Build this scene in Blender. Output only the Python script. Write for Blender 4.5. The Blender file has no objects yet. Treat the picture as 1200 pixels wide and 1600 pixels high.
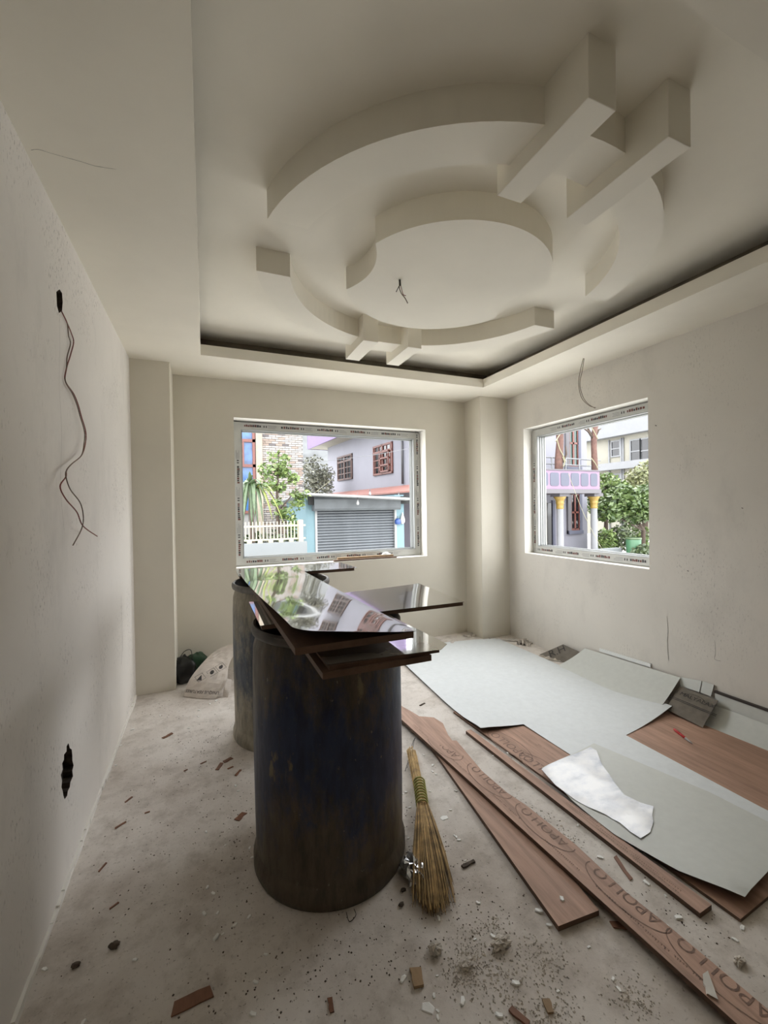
import bpy, bmesh, math, random
from mathutils import Vector, Matrix, noise
from mathutils.geometry import tessellate_polygon
random.seed(7)
S = bpy.context.scene
COL = S.collection

# ---------------------------------------------------------------- camera
FPX, YAW, PITCH, ROLL, CAMH = 663.6454, 0.3981, -0.0094, -0.0151, 1.33
_cy, _sy, _cp, _sp, _cr, _sr = math.cos(YAW), math.sin(YAW), math.cos(PITCH), math.sin(PITCH), math.cos(ROLL), math.sin(ROLL)
_f0, _r0, _u0 = Vector((_sy, _cy, 0)), Vector((_cy, -_sy, 0)), Vector((0, 0, 1))
CF = _f0 * _cp + _u0 * _sp
_u = _u0 * _cp - _f0 * _sp
CR = _r0 * _cr + _u * _sr
CU = -_r0 * _sr + _u * _cr
CAM = Vector((0, 0, CAMH))
cd = bpy.data.cameras.new('camera')
cd.sensor_fit = 'VERTICAL'; cd.sensor_height = 36.0; cd.sensor_width = 27.0
cd.lens = FPX / 1600 * 36.0
cd.clip_start = 0.02; cd.clip_end = 400
cam = bpy.data.objects.new('camera', cd); COL.objects.link(cam)
cam.matrix_world = Matrix(((CR.x, CU.x, -CF.x, CAM.x), (CR.y, CU.y, -CF.y, CAM.y), (CR.z, CU.z, -CF.z, CAM.z), (0, 0, 0, 1)))
S.camera = cam

# ---------------------------------------------------------------- sky (bright overcast), portals, exposure
W = bpy.data.worlds.new('overcast_sky'); S.world = W; W.use_nodes = True
_n = W.node_tree.nodes; _n.clear()
_bg = _n.new('ShaderNodeBackground'); _wo = _n.new('ShaderNodeOutputWorld')
_bg.inputs['Color'].default_value = (0.96, 0.98, 1.0, 1); _bg.inputs['Strength'].default_value = 1.15
W.node_tree.links.new(_bg.outputs[0], _wo.inputs[0])
S.view_settings.view_transform = 'Standard'; S.view_settings.look = 'None'
S.view_settings.exposure = 2.9; S.view_settings.gamma = 1.0; S.view_settings.use_curve_mapping = False
S.cycles.max_bounces = 9; S.cycles.diffuse_bounces = 7; S.cycles.glossy_bounces = 4
S.cycles.use_denoising = True; S.cycles.adaptive_threshold = 0.02
S.cycles.sample_clamp_indirect = 6.0

# room numbers (metres, from the photograph's perspective)
XL, XR, YB, YR = -0.484, 2.883, 3.814, -1.9          # left, right, back, rear walls
ZS, ZL, ZC = 2.432, 2.508, 2.606                      # soffit underside, lip top, tray ceiling
TX0, TX1, TY0, TY1 = -0.011, 2.3925, 0.612, 3.274     # tray opening
W1 = (0.235, 2.0725, 0.835, 2.118)                    # back window: x0,x1,z0,z1
W2 = (2.037, 3.305, 0.869, 2.081)                     # right window: y0,y1,z0,z1

def portal(name, loc, rot, sx, sz):
    l = bpy.data.lights.new(name, 'AREA'); l.shape = 'RECTANGLE'; l.size = sx; l.size_y = sz
    l.cycles.is_portal = True
    o = bpy.data.objects.new(name, l); COL.objects.link(o); o.location = loc; o.rotation_euler = rot
portal('window_portal', ((W1[0]+W1[1])/2, YB+0.22, (W1[2]+W1[3])/2), (-math.pi/2, 0, 0), W1[1]-W1[0], W1[3]-W1[2])
portal('window_portal', (XR+0.22, (W2[0]+W2[1])/2, (W2[2]+W2[3])/2), (math.pi/2, 0, math.pi/2), W2[1]-W2[0], W2[3]-W2[2])

# ---------------------------------------------------------------- measuring helpers: a line of sight met with a real plane
def _ray(px, py): return CF + CR * ((px - 600) / FPX) - CU * ((py - 800) / FPX)
def G(px, py, z=0.0):
    d = _ray(px, py); return CAM + d * ((z - CAMH) / d.z)
def atY(px, py, y):
    d = _ray(px, py); return CAM + d * (y / d.y)
def atX(px, py, x):
    d = _ray(px, py); return CAM + d * (x / d.x)

# ---------------------------------------------------------------- materials
def nodes(name):
    m = bpy.data.materials.new(name); m.use_nodes = True
    nt = m.node_tree; b = nt.nodes['Principled BSDF']
    return m, nt, b
def noise_node(nt, scale, detail=4, rough=0.55, vec=None, stretch=None, seedz=0):
    tc = nt.nodes.new('ShaderNodeTexCoord'); mp = nt.nodes.new('ShaderNodeMapping')
    nt.links.new(tc.outputs['Object'], mp.inputs['Vector'])
    if stretch: mp.inputs['Scale'].default_value = stretch
    mp.inputs['Location'].default_value = (seedz, seedz * .7, seedz * 1.3)
    n = nt.nodes.new('ShaderNodeTexNoise'); n.inputs['Scale'].default_value = scale
    n.inputs['Detail'].default_value = detail; n.inputs['Roughness'].default_value = rough
    nt.links.new(mp.outputs[0], n.inputs['Vector']); return n
def ramp(nt, src, stops):
    r = nt.nodes.new('ShaderNodeValToRGB')
    e = r.color_ramp.elements
    while len(e) < len(stops): e.new(0.5)
    for i, (p, c) in enumerate(stops):
        e[i].position = p; e[i].color = (*c, 1) if len(c) == 3 else c
    nt.links.new(src, r.inputs['Fac']); return r
def mix(nt, a, b, fac, mode='MIX'):
    m = nt.nodes.new('ShaderNodeMix'); m.data_type = 'RGBA'; m.blend_type = mode
    for s, v in ((6, a), (7, b), (0, fac)):
        if hasattr(v, 'node'): nt.links.new(v, m.inputs[s])
        elif isinstance(v, (int, float)): m.inputs[s].default_value = v
        else: m.inputs[s].default_value = (*v, 1)
    return m.outputs[2]
def bump(nt, b, src, strength, dist=0.01):
    k = nt.nodes.new('ShaderNodeBump'); k.inputs['Strength'].default_value = strength; k.inputs['Distance'].default_value = dist
    nt.links.new(src, k.inputs['Height']); nt.links.new(k.outputs[0], b.inputs['Normal'])
def plain(name, c, rough=0.6, metal=0.0, var=0.0, scale=8, spec=0.5, bmp=0.0, stretch=None):
    m, nt, b = nodes(name)
    b.inputs['Roughness'].default_value = rough; b.inputs['Metallic'].default_value = metal
    b.inputs['Specular IOR Level'].default_value = spec
    n = noise_node(nt, scale, 5, stretch=stretch)
    lo = tuple(max(0, x * (1 - var)) for x in c); hi = tuple(min(1, x * (1 + var)) for x in c)
    r = ramp(nt, n.outputs['Fac'], [(0.3, lo), (0.7, hi)])
    nt.links.new(r.outputs[0], b.inputs['Base Color'])
    if bmp: bump(nt, b, n.outputs['Fac'], bmp)
    return m
def putty(name, c, speck, smear, seed):
    """smooth cement putty with dark scuffs, scratches and grey smears"""
    m, nt, b = nodes(name); b.inputs['Roughness'].default_value = 0.75; b.inputs['Specular IOR Level'].default_value = 0.25
    base = noise_node(nt, 1.6, 5, seedz=seed)
    r = ramp(nt, base.outputs['Fac'], [(0.3, tuple(x * .94 for x in c)), (0.7, tuple(min(1, x * 1.04) for x in c))])
    col = r.outputs[0]
    if smear:
        s = noise_node(nt, 2.3, 7, .7, stretch=(1, 1, .55), seedz=seed + 3)
        sr = ramp(nt, s.outputs['Fac'], [(0.53, (0, 0, 0)), (0.75, (1, 1, 1))])
        f = nt.nodes.new('ShaderNodeMath'); f.operation = 'MULTIPLY'; f.inputs[1].default_value = smear
        nt.links.new(sr.outputs[0], f.inputs[0])
        col = mix(nt, col, tuple(x * .72 for x in c), f.outputs[0])
    if speck:
        a = noise_node(nt, 120, 3, .6, stretch=(1, 1, .35), seedz=seed + 9)
        g = noise_node(nt, 2.2, 5, .65, seedz=seed + 5)
        ar = ramp(nt, a.outputs['Fac'], [(0.58, (0, 0, 0)), (0.68, (1, 1, 1))])
        gr = ramp(nt, g.outputs['Fac'], [(0.50, (0, 0, 0)), (0.64, (1, 1, 1))])
        k = mix(nt, ar.outputs[0], gr.outputs[0], 1.0, 'MULTIPLY')
        f = nt.nodes.new('ShaderNodeMath'); f.operation = 'MULTIPLY'; f.inputs[1].default_value = speck
        nt.links.new(k, f.inputs[0])
        col = mix(nt, col, (0.16, 0.14, 0.13), f.outputs[0])
    nt.links.new(col, b.inputs['Base Color'])
    bump(nt, b, base.outputs['Fac'], 0.08, 0.01)
    return m
M = {}
M['wall'] = putty('wall_putty', (0.71, 0.67, 0.58), 0.0, 0.08, 1)
M['wall_left'] = putty('wall_putty_scuffed', (0.79, 0.755, 0.715), 0.8, 0.6, 21)
M['wall_right'] = putty('wall_putty_worn', (0.72, 0.685, 0.63), 0.40, 0.5, 43)
M['ceiling'] = putty('ceiling_putty', (0.87, 0.83, 0.735), 0.0, 0.04, 61)
M['raw'] = plain('raw_unpainted_plaster', (0.20, 0.175, 0.14), 0.95, 0, .2, 8, .1)  # shade of the cove recess put into the plaster colour
M['reveal'] = putty('reveal_putty', (0.84, 0.82, 0.77), 0.0, 0.05, 71)

def floor_mat():
    m, nt, b = nodes('dusty_concrete'); b.inputs['Roughness'].default_value = 0.85; b.inputs['Specular IOR Level'].default_value = 0.2
    n1 = noise_node(nt, 1.3, 8, .62); n2 = noise_node(nt, 9, 8, .7, seedz=4); n3 = noise_node(nt, 90, 4, .6, seedz=9)
    c1 = ramp(nt, n1.outputs['Fac'], [(0.30, (0.44, 0.385, 0.335)), (0.46, (0.64, 0.59, 0.545)), (0.66, (0.78, 0.74, 0.70))])
    c2 = ramp(nt, n2.outputs['Fac'], [(0.32, (0.58, 0.55, 0.52)), (0.52, (1, 1, 1))])
    c3 = ramp(nt, n3.outputs['Fac'], [(0.30, (0.40, 0.37, 0.34)), (0.40, (1, 1, 1))])
    col = mix(nt, c1.outputs[0], c2.outputs[0], 0.6, 'MULTIPLY')
    col = mix(nt, col, c3.outputs[0], 0.7, 'MULTIPLY')
    nt.links.new(col, b.inputs['Base Color'])
    bump(nt, b, n2.outputs['Fac'], 0.25, 0.01)
    return m
M['floor'] = floor_mat()

def barrel_mat(name, rust, blue, seed, blue_amt):
    m, nt, b = nodes(name); b.inputs['Roughness'].default_value = 0.42; b.inputs['Specular IOR Level'].default_value = 0.35
    n1 = noise_node(nt, 4.5, 12, .78, stretch=(1, 1, .5), seedz=seed)
    n2 = noise_node(nt, 26, 6, .7, stretch=(1, 1, .25), seedz=seed + 2)
    n3 = noise_node(nt, 5, 8, .6, stretch=(1, 1, .5), seedz=seed + 6)
    tc = nt.nodes.new('ShaderNodeTexCoord'); sp = nt.nodes.new('ShaderNodeSeparateXYZ'); nt.links.new(tc.outputs['Object'], sp.inputs[0])
    zr = ramp(nt, sp.outputs['Z'], [(0.05, (.1, .1, .1)), (0.40, (.5, .5, .5)), (0.60, (.46, .46, .46)), (0.88, (0.12, .12, .12))])
    a = nt.nodes.new('ShaderNodeMath'); a.operation = 'MULTIPLY_ADD'; a.inputs[1].default_value = 0.6
    nt.links.new(zr.outputs[0], a.inputs[0]); nt.links.new(n1.outputs['Fac'], a.inputs[2])
    f = ramp(nt, a.outputs[0], [(blue_amt, (0, 0, 0)), (blue_amt + .16, (1, 1, 1))])
    col = mix(nt, rust, blue, f.outputs[0])
    d = ramp(nt, n2.outputs['Fac'], [(0.35, (0.4, .38, .35)), (0.6, (1.15, 1.1, 1.0))])
    col = mix(nt, col, d.outputs[0], 0.7, 'MULTIPLY')
    sc = ramp(nt, n3.outputs['Fac'], [(0.685, (0, 0, 0)), (0.71, (1, 1, 1))])
    fm = nt.nodes.new('ShaderNodeMath'); fm.operation = 'MULTIPLY'; fm.inputs[1].default_value = 0.8
    nt.links.new(sc.outputs[0], fm.inputs[0])
    col = mix(nt, col, (0.20, 0.155, 0.085), fm.outputs[0])
    n4 = noise_node(nt, 55, 4, .5, stretch=(1, 1, .06), seedz=seed + 11); s4 = ramp(nt, n4.outputs['Fac'], [(0.70, (0, 0, 0)), (0.76, (1, 1, 1))])
    n5 = noise_node(nt, 70, 3, .5, stretch=(1, 1, .6), seedz=seed + 15); s5 = ramp(nt, n5.outputs['Fac'], [(0.70, (0, 0, 0)), (0.75, (1, 1, 1))])
    col = mix(nt, col, (0.16, 0.145, 0.12), s4.outputs[0]); col = mix(nt, col, (0.19, 0.165, 0.13), s5.outputs[0])
    nt.links.new(col, b.inputs['Base Color'])
    rr = ramp(nt, n2.outputs['Fac'], [(0.3, (.55, .55, .55)), (0.7, (.38, .38, .38))]); nt.links.new(rr.outputs[0], b.inputs['Roughness'])
    bump(nt, b, n2.outputs['Fac'], 0.15, 0.004)
    return m
M['barrel'] = barrel_mat('drum_dark_grime', (0.095, 0.076, 0.054), (0.024, 0.035, 0.085), 3, 0.62)
M['barrel2'] = barrel_mat('drum_grey_grime', (0.32, 0.295, 0.24), (0.085, 0.105, 0.14), 17, 0.66)
M['barrel_rim'] = plain('drum_rim_grime', (0.07, 0.058, 0.045), 0.5, 0, .5, 14)
M['barrel_rim2'] = plain('drum_rim_grey', (0.13, 0.125, 0.115), 0.5, 0, .5, 14)

def wood(name, c, scale=3.0, sx=14):
    m, nt, b = nodes(name); b.inputs['Roughness'].default_value = 0.6; b.inputs['Specular IOR Level'].default_value = 0.3
    n = noise_node(nt, scale, 8, .65, stretch=(sx, 1, sx)); n2 = noise_node(nt, 2.2, 4, .5, seedz=5)
    r = ramp(nt, n.outputs['Fac'], [(0.3, tuple(x * .68 for x in c)), (0.5, c), (0.72, tuple(min(1, x * 1.25) for x in c))])
    r2 = ramp(nt, n2.outputs['Fac'], [(0.3, (.82, .80, .78)), (0.65, (1, 1, 1))])
    nt.links.new(mix(nt, r.outputs[0], r2.outputs[0], .8, 'MULTIPLY'), b.inputs['Base Color'])
    bump(nt, b, n.outputs['Fac'], 0.12, 0.003)
    return m
M['ply'] = wood('red_plywood_face', (0.43, 0.27, 0.20))
M['plank'] = wood('red_plywood_offcut', (0.50, 0.325, 0.25))
M['ply_edge'] = wood('plywood_edge', (0.135, 0.082, 0.055), 6, 3)
M['ink'] = plain('faded_print_ink', (0.22, 0.135, 0.10), 0.7, 0, .35, 60)
M['card_ink'] = plain('cardboard_print_ink', (0.055, 0.05, 0.045), 0.8, 0, .4, 40)
M['bag_ink'] = plain('bag_print_ink', (0.05, 0.045, 0.045), 0.8, 0, .3, 40)
M['lam_back'] = plain('laminate_underside_grey_green', (0.70, 0.735, 0.755), 0.55, 0, .035, 30, .35)
M['lam_back2'] = plain('laminate_underside_sage', (0.615, 0.635, 0.61), 0.55, 0, .03, 30, .35)
M['lam_face'] = plain('glossy_laminate_face', (0.44, 0.43, 0.40), 0.06, 0, .04, 6, 1.0)
_lb = M['lam_face'].node_tree.nodes['Principled BSDF']; _lb.inputs['IOR'].default_value = 2.5; _lb.inputs['Coat Weight'].default_value = 1.0; _lb.inputs['Coat IOR'].default_value = 2.5; _lb.inputs['Coat Roughness'].default_value = 0.03
M['lam_edge'] = plain('laminate_dark_edge', (0.045, 0.035, 0.03), 0.6)
M['white'] = plain('white_plastic', (0.80, 0.81, 0.80), 0.35, 0, .03)
M['card'] = plain('grey_cardboard', (0.185, 0.165, 0.14), 0.85, 0, .15, 18, .2, .1)
M['paper'] = plain('crumpled_paper', (0.62, 0.58, 0.54), 0.8, 0, .08, 12, .2)
M['sack'] = plain('paper_sack', (0.62, 0.56, 0.51), 0.6, 0, .10, 9, .3)
M['black_plastic'] = plain('black_plastic_bag', (0.012, 0.013, 0.013), 0.35, 0, .3, 9)
M['green_plastic'] = plain('dark_green_plastic', (0.02, 0.06, 0.03), 0.4, 0, .3, 9)
M['chip'] = plain('white_chip', (0.90, 0.90, 0.87), 0.5, 0, .12, 30)
M['flake'] = wood('wood_flake', (0.24, 0.115, 0.07), 9, 4)
M['flake_light'] = wood('pale_wood_flake', (0.40, 0.27, 0.15), 9, 4)
M['clod'] = plain('cement_clod', (0.56, 0.51, 0.45), 0.9, 0, .25, 30, .1, .3)
M['dust'] = plain('dirt_crumb', (0.13, 0.105, 0.085), 0.9, 0, .5, 20, .1)
M['straw'] = plain('broom_straw', (0.50, 0.34, 0.15), 0.55, 0, .45, 25, .3)
M['straw_dark'] = plain('broom_straw_tip', (0.17, 0.105, 0.04), 0.6, 0, .6, 25, .3)
M['binding'] = plain('yellow_green_binding', (0.42, 0.42, 0.13), 0.5, 0, .2, 40)
M['foil'] = plain('crumpled_foil', (0.55, 0.55, 0.56), 0.22, .9, .2, 20)
M['tape'] = plain('masking_paper_scrap', (0.66, 0.63, 0.58), 0.7, 0, .08, 18)
M['pen_red'] = plain('red_pen_plastic', (0.55, 0.03, 0.035), 0.35)
M['pen_tip'] = plain('pen_tip_grey', (0.35, 0.33, 0.32), 0.4)
M['wire_red'] = plain('red_wire_insulation', (0.22, 0.055, 0.04), 0.5, 0, .2)
M['wire_brown'] = plain('brown_wire_insulation', (0.13, 0.085, 0.05), 0.5, 0, .2)
M['wire_black'] = plain('black_wire', (0.02, 0.018, 0.016), 0.5)
M['hole'] = plain('broken_masonry', (0.07, 0.055, 0.045), 0.95, 0, .6, 40, .1, .4)
M['frame'] = plain('window_film_grey', (0.52, 0.52, 0.49), 0.4, 0, .06, 12)
M['frame_white'] = plain('window_vinyl_white', (0.34, 0.35, 0.345), 0.3, 0, .02)
M['film_red'] = plain('film_print_red', (0.15, 0.055, 0.045), 0.6)
M['film_black'] = plain('film_print_dark', (0.05, 0.048, 0.05), 0.6)
M['film_grey'] = plain('film_print_grey', (0.27, 0.265, 0.27), 0.6)
def film_mat():
    m, nt, b = nodes('torn_marble_film'); b.inputs['Roughness'].default_value = 0.3
    n = noise_node(nt, 7, 6, .6, stretch=(1, 1.6, 1)); n2 = noise_node(nt, 2.5, 3, .5, seedz=8)
    r = ramp(nt, n.outputs['Fac'], [(0.33, (0.50, 0.54, 0.62)), (0.5, (0.82, 0.84, 0.89)), (0.62, (0.93, 0.94, 0.96))])
    nt.links.new(r.outputs[0], b.inputs['Base Color']); return m
M['film'] = film_mat()

# ---------------------------------------------------------------- object helpers
def tag(o, label=None, cat=None, group=None, kind=None):
    if label: o['label'] = label
    if cat: o['category'] = cat
    if group: o['group'] = group
    if kind: o['kind'] = kind
    return o
def link(name, me, m=None, parent=None, smooth=False):
    o = bpy.data.objects.new(name, me); COL.objects.link(o)
    if m is not None and not me.materials: me.materials.append(M[m] if isinstance(m, str) else m)
    if parent is not None: o.parent = parent
    if smooth:
        for p in me.polygons: p.use_smooth = True
    return o
def mesh(name, v, f, m, parent=None, smooth=False):
    me = bpy.data.meshes.new(name); me.from_pydata([tuple(x) for x in v], [], f); me.update()
    return link(name, me, m, parent, smooth)
def empty(name, loc=(0, 0, 0), rz=0):
    o = bpy.data.objects.new(name, None); COL.objects.link(o); o.location = loc; o.rotation_euler = (0, 0, rz)
    o.empty_display_size = 0.05
    return o
def box_data(lo, hi):
    x0, y0, z0 = lo; x1, y1, z1 = hi
    return ([(x0, y0, z0), (x1, y0, z0), (x1, y1, z0), (x0, y1, z0), (x0, y0, z1), (x1, y0, z1), (x1, y1, z1), (x0, y1, z1)],
            [(3, 2, 1, 0), (4, 5, 6, 7), (0, 1, 5, 4), (1, 2, 6, 5), (2, 3, 7, 6), (3, 0, 4, 7)])
def box(name, lo, hi, m, parent=None, bev=0.0):
    v, f = box_data(lo, hi)
    o = mesh(name, v, f, m, parent)
    if bev:
        b = o.modifiers.new('bevel', 'BEVEL'); b.width = bev; b.segments = 2; b.limit_method = 'ANGLE'
    return o
class MB:
    def __init__(s): s.v = []; s.f = []
    def add(s, v, f):
        n = len(s.v); s.v += [tuple(x) for x in v]; s.f += [tuple(i + n for i in q) for q in f]; return s
    def box(s, lo, hi): return s.add(*box_data(lo, hi))
    def build(s, name, m, parent=None, smooth=False): return mesh(name, s.v, s.f, m, parent, smooth)
def prism_data(poly, z0, z1):
    """poly: list of (x,y) ccw or cw; z0,z1 numbers"""
    a = sum(poly[i][0] * poly[(i + 1) % len(poly)][1] - poly[(i + 1) % len(poly)][0] * poly[i][1] for i in range(len(poly)))
    if a < 0: poly = poly[::-1]
    n = len(poly)
    v = [(p[0], p[1], z0) for p in poly] + [(p[0], p[1], z1) for p in poly]
    tri = tessellate_polygon([[Vector((p[0], p[1], 0)) for p in poly]])
    f = []
    for t in tri:
        A, B, C = (Vector((*poly[i][:2], 0)) for i in t)
        if (B - A).cross(C - A).z < 0: t = (t[0], t[2], t[1])
        f.append((t[2], t[1], t[0])); f.append(tuple(i + n for i in t))
    for i in range(n):
        j = (i + 1) % n; f.append((i, j, j + n, i + n))
    return v, f
def prism(name, poly, z0, z1, m, parent=None):
    v, f = prism_data([(p[0], p[1]) for p in poly], z0, z1); return mesh(name, v, f, m, parent)
def tube_data(pts, r, seg=6, taper=None):
    pts = [Vector(p) for p in pts]; n = len(pts); v = []; f = []
    up = Vector((0.31, 0.22, 0.93))
    for i, p in enumerate(pts):
        t = (pts[min(i + 1, n - 1)] - pts[max(i - 1, 0)]).normalized()
        a = t.cross(up)
        if a.length < 1e-3: a = t.cross(Vector((1, 0, 0)))
        a.normalize(); b = t.cross(a)
        rr = r[i] if isinstance(r, (list, tuple)) else r
        for k in range(seg):
            w = 2 * math.pi * k / seg
            v.append(p + a * (rr * math.cos(w)) + b * (rr * math.sin(w)))
    for i in range(n - 1):
        for k in range(seg):
            k2 = (k + 1) % seg
            f.append((i * seg + k, i * seg + k2, (i + 1) * seg + k2, (i + 1) * seg + k))
    f.append(tuple(range(seg))[::-1]); f.append(tuple((n - 1) * seg + k for k in range(seg)))
    return v, f
def tube(name, pts, r, m, parent=None, seg=6):
    v, f = tube_data(pts, r, seg); return mesh(name, v, f, m, parent, True)
def spline(pts, k=6):
    pts = [Vector(p) for p in pts]; out = []
    for i in range(len(pts) - 1):
        p0 = pts[max(i - 1, 0)]; p1 = pts[i]; p2 = pts[i + 1]; p3 = pts[min(i + 2, len(pts) - 1)]
        for j in range(k):
            t = j / k
            out.append(0.5 * ((2 * p1) + (p2 - p0) * t + (2 * p0 - 5 * p1 + 4 * p2 - p3) * t * t + (3 * p1 - p0 - 3 * p2 + p3) * t ** 3))
    out.append(pts[-1]); return out
def lathe(name, prof, m, parent=None, seg=48, loc=(0, 0, 0), smooth=True, cap=False):
    v = []; f = []; n = len(prof)
    for i in range(seg):
        a = 2 * math.pi * i / seg
        for r, z in prof: v.append((r * math.cos(a), r * math.sin(a), z))
    for i in range(seg):
        j = (i + 1) % seg
        for k in range(n - 1): f.append((i * n + k, j * n + k, j * n + k + 1, i * n + k + 1))
    o = mesh(name, v, f, m, parent, smooth); o.location = loc; return o
def sheet(name, poly, zf, m, parent=None, th=0.0012, maxlen=0.09, edge=None):
    """a thin bent panel: outline poly (x,y), height zf(x,y); top face m, edges/underside edge"""
    bm = bmesh.new()
    vs = [bm.verts.new((p[0], p[1], 0)) for p in poly]
    bm.faces.new(vs).normal_update(); bmesh.ops.triangulate(bm, faces=bm.faces[:], ngon_method='EAR_CLIP')
    for _ in range(6):
        es = [e for e in bm.edges if e.calc_length() > maxlen]
        if not es: break
        bmesh.ops.subdivide_edges(bm, edges=es, cuts=1)
        bmesh.ops.triangulate(bm, faces=[f for f in bm.faces if len(f.verts) > 3])
    bmesh.ops.recalc_face_normals(bm, faces=bm.faces[:])
    if sum(f.normal.z for f in bm.faces) < 0: bmesh.ops.reverse_faces(bm, faces=bm.faces[:])
    for v in bm.verts: v.co.z = zf(v.co.x, v.co.y)
    me = bpy.data.meshes.new(name); bm.to_mesh(me); bm.free()
    me.materials.append(M[m]); me.materials.append(M[edge or m])
    o = link(name, me, None, parent, True)
    s = o.modifiers.new('thickness', 'SOLIDIFY'); s.thickness = th; s.offset = -1
    s.material_offset = 0; s.material_offset_rim = 1 if edge else 0
    if edge: s.material_offset = 1
    o.modifiers.new('edges', 'EDGE_SPLIT').split_angle = 0.7
    return o
def wall_holes(name, rect, holes, axis, at, depth, m, kinds=None, reveal='reveal', parent=None):
    """plaster wall in plane axis=at, rect (u0,u1,v0,v1), holes = list of (poly, depth, through, mat); extends `depth` along +axis dir"""
    u0, u1, v0, v1 = rect; s = 1 if depth > 0 else -1
    def P(u, v, d): return (at + d, u, v) if axis == 'x' else (u, at + d, v)
    outer = [(u0, v0), (u1, v0), (u1, v1), (u0, v1)]
    loops = [outer] + [h[0] for h in holes]
    flat = [p for l in loops for p in l]
    tri = tessellate_polygon([[Vector((p[0], p[1], 0)) for p in l] for l in loops])
    v = [P(p[0], p[1], 0) for p in flat]; f = [tuple(t) for t in tri]; mi = [0] * len(f)
    thl = [outer] + [h[0] for h in holes if h[2]]
    flat2 = [p for l in thl for p in l]; tri2 = tessellate_polygon([[Vector((p[0], p[1], 0)) for p in l] for l in thl])
    n = len(v); v += [P(p[0], p[1], depth) for p in flat2]; f += [tuple(i + n for i in t) for t in tri2]; mi += [0] * len(tri2)
    mats = [m]
    def side(loop, d, k):
        n = len(v)
        for p in loop: v.append(P(p[0], p[1], 0))
        for p in loop: v.append(P(p[0], p[1], d))
        L = len(loop)
        for i in range(L):
            j = (i + 1) % L; f.append((n + i, n + j, n + L + j, n + L + i)); mi.append(k)
        return n + L
    side(outer, depth, 0)
    for h in holes:
        mats.append(h[3]); k = len(mats) - 1
        b = side(h[0], depth if h[2] else h[1] * s, k)
        if not h[2]: f.append(tuple(b + i for i in range(len(h[0])))); mi.append(k)
    me = bpy.data.meshes.new(name); me.from_pydata(v, [], f)
    for q in mats: me.materials.append(M[q])
    for i, p in enumerate(me.polygons): p.material_index = mi[i]
    bm = bmesh.new(); bm.from_mesh(me); bmesh.ops.remove_doubles(bm, verts=bm.verts[:], dist=1e-5)
    bmesh.ops.recalc_face_normals(bm, faces=bm.faces[:]); bm.to_mesh(me); bm.free()
    o = link(name, me, None, parent); tag(o, kind='structure'); return o
def text_mesh(body, size):
    c = bpy.data.curves.new('lettering', 'FONT'); c.body = body; c.size = size; c.align_x = 'CENTER'; c.align_y = 'CENTER'
    c.resolution_u = 3
    o = bpy.data.objects.new('lettering', c); COL.objects.link(o)
    dg = bpy.context.evaluated_depsgraph_get(); me = bpy.data.meshes.new_from_object(o.evaluated_get(dg))
    bpy.data.objects.remove(o); bpy.data.curves.remove(c)
    bm = bmesh.new(); bm.from_mesh(me); bpy.data.meshes.remove(me)
    return bm
def ellipse_bm(bm, rx, ry, w, a0=0, a1=2 * math.pi, n=40):
    prev = None
    for i in range(n + 1):
        a = a0 + (a1 - a0) * i / n; c, s = math.cos(a), math.sin(a)
        cur = (bm.verts.new((rx * c, ry * s, 0)), bm.verts.new(((rx - w) * c, (ry - w) * s, 0)))
        if prev: bm.faces.new((prev[0], cur[0], cur[1], prev[1]))
        prev = cur
def lay_print(bm, name, origin, d, u, m, parent, clips=()):
    """lay a flat print on a surface: origin, text direction d, up direction u; clips: (point, outward normal)"""
    d = Vector(d).normalized(); u = Vector(u); u = (u - d * u.dot(d)).normalized(); nrm = d.cross(u)
    o = Vector(origin)
    for v in bm.verts: v.co = o + d * v.co.x + u * v.co.y + nrm * 0.0006
    for p, nn in clips:
        bmesh.ops.bisect_plane(bm, geom=bm.verts[:] + bm.edges[:] + bm.faces[:], plane_co=Vector(p), plane_no=Vector(nn), clear_outer=True)
    me = bpy.data.meshes.new(name); bm.to_mesh(me); bm.free()
    return link(name, me, m, parent)

# ================================================================ THE ROOM
fl = box('floor', (XL - .25, YR - .25, -0.15), (XR + .25, YB + .25, 0.0), 'floor'); tag(fl, kind='structure')

def px_loop(pts, x): return [(p.y, p.z) for p in (atX(a, b, x) for a, b in pts)]
h1 = px_loop([(88, 456), (93, 452), (97, 458), (98, 472), (97, 486), (92, 489), (89, 478)], XL)
h2 = px_loop([(107, 1161), (109, 1169), (112, 1171), (113, 1180), (113, 1188), (115, 1196), (113, 1204), (114, 1213), (110, 1222), (109, 1230), (106, 1236), (105, 1243), (101, 1249), (99, 1243), (98, 1236), (96, 1230), (97, 1220), (95, 1211), (98, 1202), (97, 1193), (100, 1187), (100, 1179), (104, 1174), (104, 1166)], XL)
wall_left = wall_holes('wall_left', (YR - .25, YB + .25, 0, ZC + .1), [(h1, .035, False, 'hole'), (h2, .03, False, 'hole')], 'x', XL, -0.24, 'wall_left')
W1H = [(W1[0], W1[2]), (W1[1], W1[2]), (W1[1], W1[3]), (W1[0], W1[3])]
W2H = [(W2[0], W2[2]), (W2[1], W2[2]), (W2[1], W2[3]), (W2[0], W2[3])]
wall_back = wall_holes('wall_back', (XL, XR, 0, ZC + .1), [(W1H, 0, True, 'reveal')], 'y', YB, 0.25, 'wall')
wall_right = wall_holes('wall_right', (YR - .25, YB + .25, 0, ZC + .1), [(W2H, 0, True, 'reveal')], 'x', XR, 0.25, 'wall_right')
wall_rear = wall_holes('wall_rear', (XL, XR, 0, ZC + .1), [], 'y', YR, -0.2, 'wall')
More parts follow.
